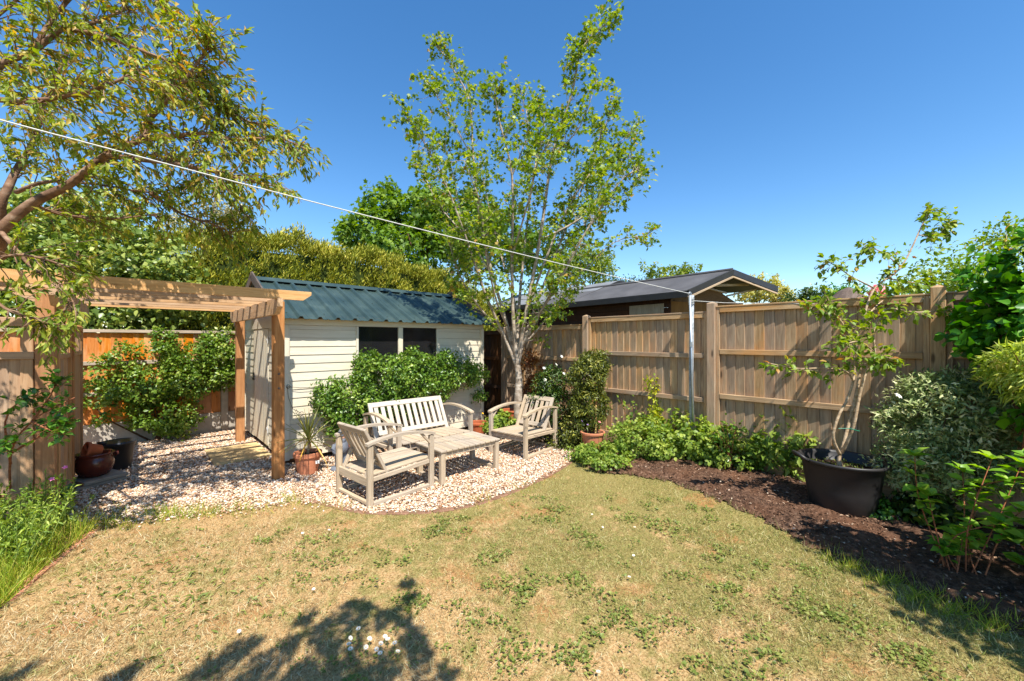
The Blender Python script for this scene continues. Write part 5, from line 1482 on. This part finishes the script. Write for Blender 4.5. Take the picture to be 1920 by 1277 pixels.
bush('brown_leaved_shrub', 'brownish shrub in shade right of the maple trunk', 'shrub', (c[0], c[1], .03), [ell(1000, 690, 6.9, .2, .2, .3), ell(1005, 740, 6.9, .22, .2, .3), ell(990, 780, 6.9, .2, .2, .25)], 90, 18, .1, .06, .025, M['l_bronze'], 'leaf', nstem=6)
c = P(938, 800, 6.3)
bush('leafy_pot_plant', 'fresh green leafy plant between the bench and right armchair', 'plant', (c[0], c[1], .02), [ell(932, 785, 6.3, .14, .13, .13), ell(950, 790, 6.35, .14, .13, .12), ell(925, 800, 6.2, .16, .12, .1)], 60, 20, .05, .05, .04, M['l_perennial'], 'oval', nstem=4, stem='stem_green', stem_r=.006)
flowers('yellow_flower', 'tiny yellow flower beside the dark terracotta pot', 'flower', [np.append(P(905, 776, 6.2)[:2], .42)], .022, 'petal_yellow', 6, None, None, stems=.01)

# low mound of pale geranium beside the gravel
def mound(name, label, px, py, rpx, K, per, L, W, mat, tpl='oval', rz=.12, cr=.06, z=.03, nstem=5, stem='stem_green', cat='plant', stretch=1.0, group=None, up=.8):
    c = G(px, py, z); d = (c[:2] @ FW[:2]); r = rpx / FPX * d
    return bush(name, label, cat, (c[0], c[1], z), [(c[0], c[1], z + rz * .7, r * stretch, r, rz)], K, per, cr, L, W, M[mat], tpl, group, stem, nstem, .004, inner=.2, upw=up, wig=.05)
mound('pale_geranium_mound', 'low pale green geranium mound at the lawn edge below the clay pot', 1130, 868, 52, 95, 26, .036, .034, 'l_perennial', 'maple', .13)
mound('trailing_geranium', 'small trailing green clump between gravel and clay pot', 1085, 858, 22, 24, 20, .03, .028, 'l_perennial', 'maple', .08)
mound('spreading_perennial', 'spreading light green perennial right of the clay pot', 1200, 856, 66, 130, 26, .04, .03, 'l_perennial', 'maple', .3, cr=.08)
mound('leafy_perennial', 'leafy green perennial at the foot of the clothes post', 1290, 862, 62, 110, 22, .055, .042, 'l_perennial', 'oval', .34, cr=.09)
mound('lower_green_clump', 'low green clump in front of the big fence post', 1370, 876, 56, 90, 20, .05, .04, 'l_perennial', 'oval', .3, cr=.09)
mound('tall_leafy_clump', 'tall glossy clump of long leaves left of the black tub', 1470, 882, 64, 110, 24, .1, .04, 'l_perennial', 'leaf', .4, cr=.12)
mound('big_leaved_perennial', 'broad-leaved green plant against the fence behind the tub', 1545, 858, 55, 46, 9, .14, .12, 'l_big', 'maple', .36, cr=.14)
mound('glossy_low_plant', 'small glossy dark green plant at the right foot of the tub', 1642, 968, 34, 60, 18, .034, .026, 'l_rose', 'oval', .11, cr=.04)
mound('blue_green_clump', 'blue-green shaded clump right of the black tub', 1735, 985, 45, 55, 16, .05, .045, 'l_dark', 'oval', .16)
mound('broad_shade_plant', 'broad-leaved shaded plant between tub and variegated shrub', 1700, 925, 48, 45, 12, .09, .08, 'l_rose', 'maple', .25, cr=.08)
def spire(name, label, px, py, d, h, pxs, mat, L, W, tpl='leaf', n=150, stem='stem_green', cat='plant', r=.05):
    """upright branching plant: stems towards the given pixels"""
    b = P(px, py, d); b[2] = .04
    t = thing(name, label, cat, b); LP = []
    for (x, y) in pxs:
        e = P(x, y, d + random.uniform(-.12, .12)); m = MB(); mid = b * .5 + e * .5 + np.append((b - e)[:2] * .25, 0)
        pa = smooth_path([b, mid, e], 6); m.tube(pa, list(np.linspace(.007, .002, len(pa))), 5); m.build('stem', M[stem], t, smooth=True)
        k = RNG.uniform(.25, 1, n) * (len(pa) - 1); i = np.minimum(k.astype(int), len(pa) - 2)
        LP.append(pa[i] + (pa[i+1] - pa[i]) * (k - i)[:, None] + RNG.normal(size=(n, 3)) * r * .6)
    p = np.vstack(LP); N = len(p); sz = RNG.uniform(.6, 1.25, N)
    put(bpy.data.objects.new('foliage', leaf_mesh('foliage', p, rand_unit(N) + (0, 0, .5), rand_unit(N) * .6 + (0, -.2, .8), L * sz, W * sz, M[mat], tpl)), t)
    return t
spire('golden_upright_shrub', 'lime-gold upright shrub left of the clothes post', 1232, 830, 5.55, .8, [(1215, 708), (1232, 705), (1272, 712), (1250, 735), (1222, 770), (1240, 790), (1305, 735), (1210, 790)], 'l_lime', .045, .026, n=190)
spire('rose_bush', 'fresh green rose bush right of the clay pot', 1180, 840, 5.5, .7, [(1165, 748), (1188, 750), (1205, 775), (1150, 780), (1180, 790), (1170, 810)], 'l_perennial', .05, .036, 'oval', n=34, stem='stem_red')
spire('red_tipped_plant', 'plant with red-bronze young leaves behind the tub', 1500, 850, 4.7, .7, [(1482, 745), (1500, 760), (1525, 765), (1540, 790), (1560, 775), (1480, 790)], 'l_bronze', .06, .035, 'leaf', n=9, stem='stem_red', r=.07)
spire('lime_leaved_plant', 'lime green leafy plant against the fence behind the tub', 1540, 860, 4.5, .7, [(1520, 790), (1545, 785), (1565, 790), (1580, 800), (1500, 815), (1460, 800)], 'l_tub', .08, .055, 'oval', n=14, r=.09)
spire('dark_stemmed_sprig', 'dark leafy sprig standing left of the tub', 1425, 880, 4.75, .5, [(1400, 790), (1420, 780), (1440, 800)], 'l_rose', .06, .045, 'oval', n=10, r=.06)
spire('bare_leaf_rose', 'rose with glossy leaves at the big fence post', 1370, 890, 4.6, .5, [(1360, 785), (1340, 800), (1380, 800), (1330, 820), (1350, 790)], 'l_rose', .055, .042, 'oval', n=9, r=.06, stem='stem_red')
flowers('violet_flower', ['leftmost violet flower behind the clay pot', 'violet flower just above the clay pot rim, left of the stake', 'violet flower right of the wooden stake', 'violet flower low at the right of the clay pot'], 'flower', [np.append(P(x, y, 5.45)[:2], P(x, y, 5.45)[2]) for x, y in ((1091, 789), (1102, 796), (1148, 795), (1158, 822))], .018, 'petal_blue', 5, None, 'violet flowers round the clay pot', stems=.05)
flowers('pale_pink_flower', 'pale pink flower right of the wooden stake', 'flower', [P(1124, 791, 5.4)], .025, 'petal_rose', 6, None, None, stems=.05)

c = P(1770, 870, 3.35)
bush('variegated_shrub', 'rounded silvery variegated shrub right of the black tub', 'shrub', (c[0], c[1], .06),
     [ell(1770, 770, 3.35, .36, .36, .3), ell(1720, 800, 3.35, .26, .26, .28), ell(1810, 780, 3.3, .3, .3, .3), ell(1770, 850, 3.35, .36, .34, .28), ell(1700, 870, 3.4, .22, .22, .2), ell(1830, 860, 3.25, .3, .3, .25), ell(1740, 725, 3.35, .16, .16, .1), ell(1790, 718, 3.35, .18, .18, .1)],
     520, 30, .075, .045, .015, M['l_varieg'], 'leaf', nstem=8, lv=.4)
flowers('white_cluster', ['middle white flower head low between tub and variegated shrub', 'topmost white flower head between tub and variegated shrub', 'lowest white flower head between tub and variegated shrub', 'white flower high on the left shoulder of the variegated shrub'], 'flower', [P(1686, 875, 3.45), P(1694, 868, 3.45), P(1682, 885, 3.45), P(1684, 742, 3.2)], .03, 'petal_white', 7, None, 'white flowers near the variegated shrub')
bush('broadleaf_shrub', 'tall fresh green broad-leaved shrub at the right edge', 'shrub', (4.75, -.75, .05),
     [ell(1920, 560, 3.05, .22, .3, .32), ell(1950, 500, 3.05, .3, .35, .35), ell(1885, 620, 3.0, .17, .22, .25), ell(1950, 620, 2.95, .35, .4, .45), (4.75, -.95, 1.7, .5, .5, .55), (4.6, -1.3, 1.5, .6, .6, .7), (4.7, -.8, 1.1, .4, .4, .5)],
     330, 24, .13, .075, .06, M['l_big'], 'oval', nstem=8, stem_r=.018)
c = P(1905, 700, 2.75)
bush('golden_acer', 'feathery golden-leaved shrub at the right edge', 'shrub', (c[0] + .1, c[1] - .25, .05),
     [ell(1900, 690, 2.75, .13, .15, .08), ell(1925, 665, 2.7, .15, .15, .08), ell(1880, 655, 2.8, .1, .05, .02), ell(1930, 720, 2.7, .2, .2, .1), ell(1960, 690, 2.65, .2, .2, .14)], 80, 22, .07, .07, .011, M['l_gold'], 'leaf', nstem=6, stem='stem_red', upw=.9)

# hydrangea: stems with pairs of large leaves, each leaf its own piece
def hydrangea(name, label, base, stems, L0, seedv):
    r = random.Random(seedv)
    t = thing(name, label, 'shrub', base)
    meshes = [leaf_mesh('leaf', np.zeros((1, 3)), np.array([[1, 0, .0]]), np.array([[0, 0, 1.]]), 1.0, .62, M['l_hyd'], 'oval', np.array([k / 7 + .05])) for k in range(7)]
    for s, e in stems:
        s, e = np.asarray(s, float), np.asarray(e, float)
        mid = (s + e) / 2 + RNG.normal(size=3) * .05 + (0, 0, .04)
        pa = smooth_path([s, mid, e], 8)
        MB().tube(pa, list(np.linspace(.0048, .0022, len(pa))), 6).build('stem', M['stem_red'], t, smooth=True)
        for k in range(6, len(pa), 2):
            g = k / (len(pa) - 1)
            a0 = r.uniform(0, 3.14)
            for j in range((2 if g < .5 else 3) if g < .95 else 7):
                a = a0 + (math.pi * j if g < .95 else j * 1.05)
                L = L0 * r.uniform(.6, 1.05) * (.75 if g < .5 else 1)
                el = r.uniform(-.1, .5) + (.35 if g > .95 else 0)
                d = Vector((math.cos(a) * math.cos(el), math.sin(a) * math.cos(el), math.sin(el)))
                n = Vector((0, 0, 1)) + Vector((r.gauss(0, .3), r.gauss(0, .3), 0)); n = (n - d * n.dot(d)).normalized()
                Mx = Matrix((d, n.cross(d), n)).transposed().to_4x4(); Mx.translation = Vector(pa[k])
                put(bpy.data.objects.new('leaf', r.choice(meshes)), t, Mx @ Matrix.Diagonal((L, L, L, 1)))
hb = G(1800, 1075, .05)
st = []
for x, y, d in ((1715, 855, 2.75), (1740, 930, 2.7), (1805, 885, 2.8), (1835, 940, 2.7), (1860, 860, 2.65), (1890, 900, 2.6), (1790, 1000, 2.65), (1780, 1040, 2.6), (1915, 870, 2.6), (1950, 930, 2.5), (1880, 980, 2.5), (1840, 1010, 2.6)):
    st.append((hb + np.append(RNG.normal(size=2) * .05 + (RT[:2] * (x - 1810) / 1500), 0), P(x, y, d)))
hydrangea('hydrangea_bush', 'bright green large-leaved hydrangea at the lower right', hb, st, .105, 3)
hb2 = np.array([3.9, -.55, .05])
hydrangea('hydrangea_shrub', 'second large-leaved green shrub cut by the right edge', hb2, [(hb2 + np.append(RNG.normal(size=2) * .06, 0), P(x, y, d)) for x, y, d in ((1935, 860, 2.4), (1960, 920, 2.35), (1900, 1010, 2.45), (1990, 980, 2.3), (2030, 900, 2.3), (1925, 1060, 2.4))], .12, 5)

# shade-casting planting past the right edge
bush('corner_shrub', 'bulky evergreen shrub just past the right edge shading the bed', 'shrub', (4.3, -1.6, .05),
     [(3.3, -.85, 2.15, .27, .35, .34), (2.98, -1.45, 2.15, .42, .45, .42), (3.35, -1.6, 1.6, .5, .5, .8), (3.2, -2.2, 1.7, .6, .7, .8), (4.1, -1.5, .9, .5, .5, .7)], 360, 24, .15, .085, .06, M['l_rose'], 'leaf', nstem=8, stem_r=.025)

# ================================================================== LEFT BED
def tall_weeds():
    t = thing('wild_flower_clump', 'tall green wild-flower stems in the left bed', 'plant', tuple(G(80, 1010, .03)))
    LP = []; LX = []; LS = []; m = MB()
    for i in range(330):
        b = G(random.gauss(70, 65) if i < 230 else random.uniform(-420, 20), random.uniform(975, 1085), .03)
        if poly_sd(b[None, :2], LEFTBED)[0] < .03: continue
        h = random.uniform(.22, .5) * (1 if b[1] > 3.2 else .75)
        e = b + np.array([random.gauss(.06, .07), random.gauss(0, .06), h]); q = smooth_path([b, (b + e) / 2 + RNG.normal(size=3) * .02, e], 4)
        m.tube(q, list(np.linspace(.0035, .0015, len(q))), 4)
        k = random.randint(14, 26); f = RNG.uniform(.12, 1, k) * (len(q) - 1); ii = np.minimum(f.astype(int), len(q) - 2)
        LP.append(q[ii] + (q[ii + 1] - q[ii]) * (f - ii)[:, None]); LX.append(rand_unit(k) * .9 + (0, 0, .65)); LS.append(RNG.uniform(.6, 1.3, k) * (1.2 - .5 * f / (len(q) - 1)))
    m.build('stems', M['stem_green'], t)['kind'] = 'stuff'
    p = np.vstack(LP); ax = np.vstack(LX); s = np.concatenate(LS); n = len(p)
    put(bpy.data.objects.new('foliage', leaf_mesh('foliage', p, ax, rand_unit(n) * .6 + (0, 0, .8), .055 * s, .015 * s, M['l_tall'], 'leaf')), t)
tall_weeds()
def long_grass():
    n0 = 17000; pts = np.array([G(random.uniform(-420, 200), random.uniform(965, 1190))[:2] for _ in range(n0)])
    sd = poly_sd(pts, LEFTBED); pts = pts[(sd > -.04) & (RNG.random(n0) < np.clip(1.3 - sd * 1.6, .15, 1))]; n = len(pts)
    ax = np.column_stack([RNG.normal(size=(n, 2)) * .4, np.full(n, .9)]); L = RNG.uniform(.08, .24, n)
    pos = np.column_stack([pts, np.full(n, .01)])
    gm = leafmat('long_grass', S((0, (96, 128, 36)), (.6, (140, 164, 54)), (.9, (176, 184, 84)), (1, (214, 196, 120))), .4)
    o = put(bpy.data.objects.new('long_grass', leaf_mesh('long_grass', pos, ax, rand_unit(n), L, RNG.uniform(.003, .006, n), gm, 'blade', RNG.random(n))))
    tag(o, 'long bright green grass along the left bed edge', 'grass', kind='stuff')
    # tufts along the gravel edge and the shaded edge of the right bed
    pp = []
    for (x, y, w, k) in ((330, 966, 30, 320), (400, 962, 26, 220), (290, 968, 20, 150), (470, 954, 26, 120), (545, 940, 14, 120), (215, 985, 25, 200), (620, 950, 20, 60), (900, 938, 20, 90), (985, 912, 16, 60), (1600, 1065, 22, 120), (1660, 1092, 26, 130), (1730, 1125, 28, 130), (1800, 1150, 30, 140), (1870, 1180, 30, 140), (1560, 1045, 14, 60), (230, 955, 10, 30)):
        for _ in range(k): pp.append(G(random.gauss(x, w), random.gauss(y, 6))[:2])
    pp = np.array(pp); n = len(pp)
    o = put(bpy.data.objects.new('grass_tufts', leaf_mesh('grass_tufts', np.column_stack([pp, np.full(n, .006)]), np.column_stack([RNG.normal(size=(n, 2)) * .5, np.full(n, .9)]), rand_unit(n), RNG.uniform(.035, .12, n), RNG.uniform(.002, .005, n), gm, 'blade', RNG.random(n))))
    tag(o, 'tufts of green grass along the gravel and bed edges', 'grass', kind='stuff')
long_grass()
c = G(40, 985, .03)
bush('dark_leaf_clump', 'dark glossy leafy clump at the foot of the left fence', 'plant', (c[0], c[1] + .2, .02), [(c[0], c[1] + .25, .16, .3, .16, .14), (c[0] - .35, c[1] + .15, .2, .3, .15, .16)], 70, 16, .07, .055, .04, M['l_rose'], 'oval', nstem=5, stem='stem_green', stem_r=.005)
flowers('pink_campion', ['lower pink campion flower in front of the left pergola post', 'upper pink campion flower in front of the trellis screen'], 'flower', [P(97, 898, 3.05), P(122, 876, 3.1)], .019, 'petal_pink', 5, None, 'pink flowers by the left pergola post', stems=.03)
def climbing_rose():
    b = G(15, 985, .03); b[1] += .15
    t = thing('climbing_rose', 'rose stems with dark glossy leaves in front of the left post', 'shrub', b)
    tw = MB(); LP = []; LD = []
    for pts in ([b, P(20, 850, 3.0), P(60, 790, 2.95), P(105, 762, 2.9), P(140, 745, 2.9)], [P(20, 850, 3.0), P(70, 820, 2.9), P(110, 800, 2.9), P(128, 790, 2.9)], [P(20, 870, 3.0), P(10, 790, 2.9), P(40, 750, 2.9), P(70, 740, 2.9)], [P(60, 790, 2.95), P(95, 740, 2.9), P(105, 715, 2.9)], [b, P(-10, 900, 2.9), P(5, 840, 2.85), P(30, 830, 2.8)], [P(60, 790, 2.95), P(80, 800, 2.8), P(115, 815, 2.8)]):
        pa = smooth_path(pts, 4); MB().tube(pa, list(np.linspace(.008, .003, len(pa))), 6).build('stem', M['stem_red'], t, smooth=True)
        p, d = twigs_on(pa, 20, .3, .12, .8, .0, tw, .002, 48); LP.append(p); LD.append(d)
    tw.build('twigs', M['stem_red'], t)['kind'] = 'stuff'
    p = np.vstack(LP); d = np.vstack(LD); n = len(p); sz = RNG.uniform(.6, 1.3, n)
    put(bpy.data.objects.new('foliage', leaf_mesh('foliage', p, d * .4 + rand_unit(n) * .8, rand_unit(n) * .5 + (0, 0, .9), .05 * sz, .034 * sz, M['l_rose'], 'oval')), t)
climbing_rose()

# ================================================================== DAISIES
dz = [(672, 1178), (657, 1196), (654, 1207), (657, 1216), (693, 1197), (686, 1213), (722, 1193), (727, 1198), (740, 1205), (746, 1221), (706, 1217), (713, 1224), (714, 1206)]
flowers('lawn_daisy', 'white daisy in the cluster within the tree shadow on the lawn', 'daisy', [G(x, y, .045) for x, y in dz], .014, 'petal_white', 12, 'petal_yellow', 'daisies clustered in the lawn shadow', d=(0, -.2, 1), stems=.0)
dz2 = [(588, 1104), (448, 1183), (567, 999), (617, 993), (1110, 964), (1130, 988), (1190, 988), (1188, 1041), (1180, 1081), (1122, 1259)]
flowers('lone_daisy', 'lone small white daisy dotted on the open lawn', 'daisy', [G(x, y, .03) for x, y in dz2], .012, 'petal_white', 12, 'petal_yellow', 'lone daisies scattered over the lawn', d=(0, -.2, 1), stems=.0)

# ================================================================== TREE BEHIND THE VIEWPOINT (its shadow falls on the lawn)
def shade_tree():
    base = np.array([-1.1, -2.6, 0])
    t = thing('overhanging_tree', 'tree behind the viewpoint whose branch shadows fall on the front lawn', 'tree', base)
    sv = np.array(SUNV) / SUNV.z
    spots = [(764, 1096, .055), (768, 1125, .04), (690, 1140, .05), (660, 1135, .05), (712, 1160, .07), (740, 1150, .05), (660, 1172, .09), (625, 1165, .06), (575, 1160, .055), (600, 1185, .08), (540, 1212, .06), (720, 1250, .1), (770, 1190, .07), (790, 1230, .08), (785, 1200, .05), (640, 1240, .13), (580, 1260, .13), (500, 1250, .1), (470, 1205, .05), (440, 1225, .06), (405, 1250, .08), (830, 1272, .09), (380, 1262, .07), (240, 1262, .07), (225, 1275, .07), (25, 1270, .08), (650, 1290, .15), (560, 1300, .16), (450, 1300, .14), (700, 1310, .15), (620, 1210, .07), (755, 1165, .045)]
    Cs = []; rs = []
    for x, y, r in spots:
        g = G(x, y); h = 3.35 + random.uniform(-.15, .15) + max(0, (1150 - y)) * .002
        Cs.append(g + sv * h); rs.append(r)
    Cs = np.array(Cs); rs = np.array(rs)
    hub = np.array([Cs[:, 0].mean() - .3, Cs[:, 1].min() - .9, 3.0]); fork = base + (.1, .2, 2.1)
    MB().tube(smooth_path([base, base + (.05, .05, 1.1), fork], 4), list(np.linspace(.11, .08, 9)), 9).build('trunk', M['bark_cherry'], t, smooth=True)
    MB().tube(smooth_path([fork, (fork + hub) / 2 + (0, 0, .2), hub], 4), list(np.linspace(.06, .035, 9)), 8).build('limb', M['bark_cherry'], t, smooth=True)
    for i, c in enumerate(Cs):
        MB().tube(smooth_path([hub, (hub + c) / 2 + RNG.normal(size=3) * .06, c], 4), list(np.linspace(.012, .004, 9)), 5).build('branch', M['bark_cherry'], t, smooth=True)
    extra = np.array([hub + RNG.uniform(-1, 1, size=3) * (.7, .5, .3) + (-.9, -.7, .4) for _ in range(50)])
    C = np.vstack([Cs, extra]); r = np.concatenate([rs, np.full(50, .22)])
    pos = []; 
    for c, q in zip(C, r):
        n = int(34 + 5200 * q * q); pos.append(c + rand_unit(n) * (RNG.random((n, 1)) ** .5) * q)
    p = np.vstack(pos); n = len(p)
    put(bpy.data.objects.new('crown', leaf_mesh('crown', p, rand_unit(n), rand_unit(n) + (0, 0, .8), RNG.uniform(.04, .07, n), .032, M['l_acer'], 'oval')), t)
shade_tree()
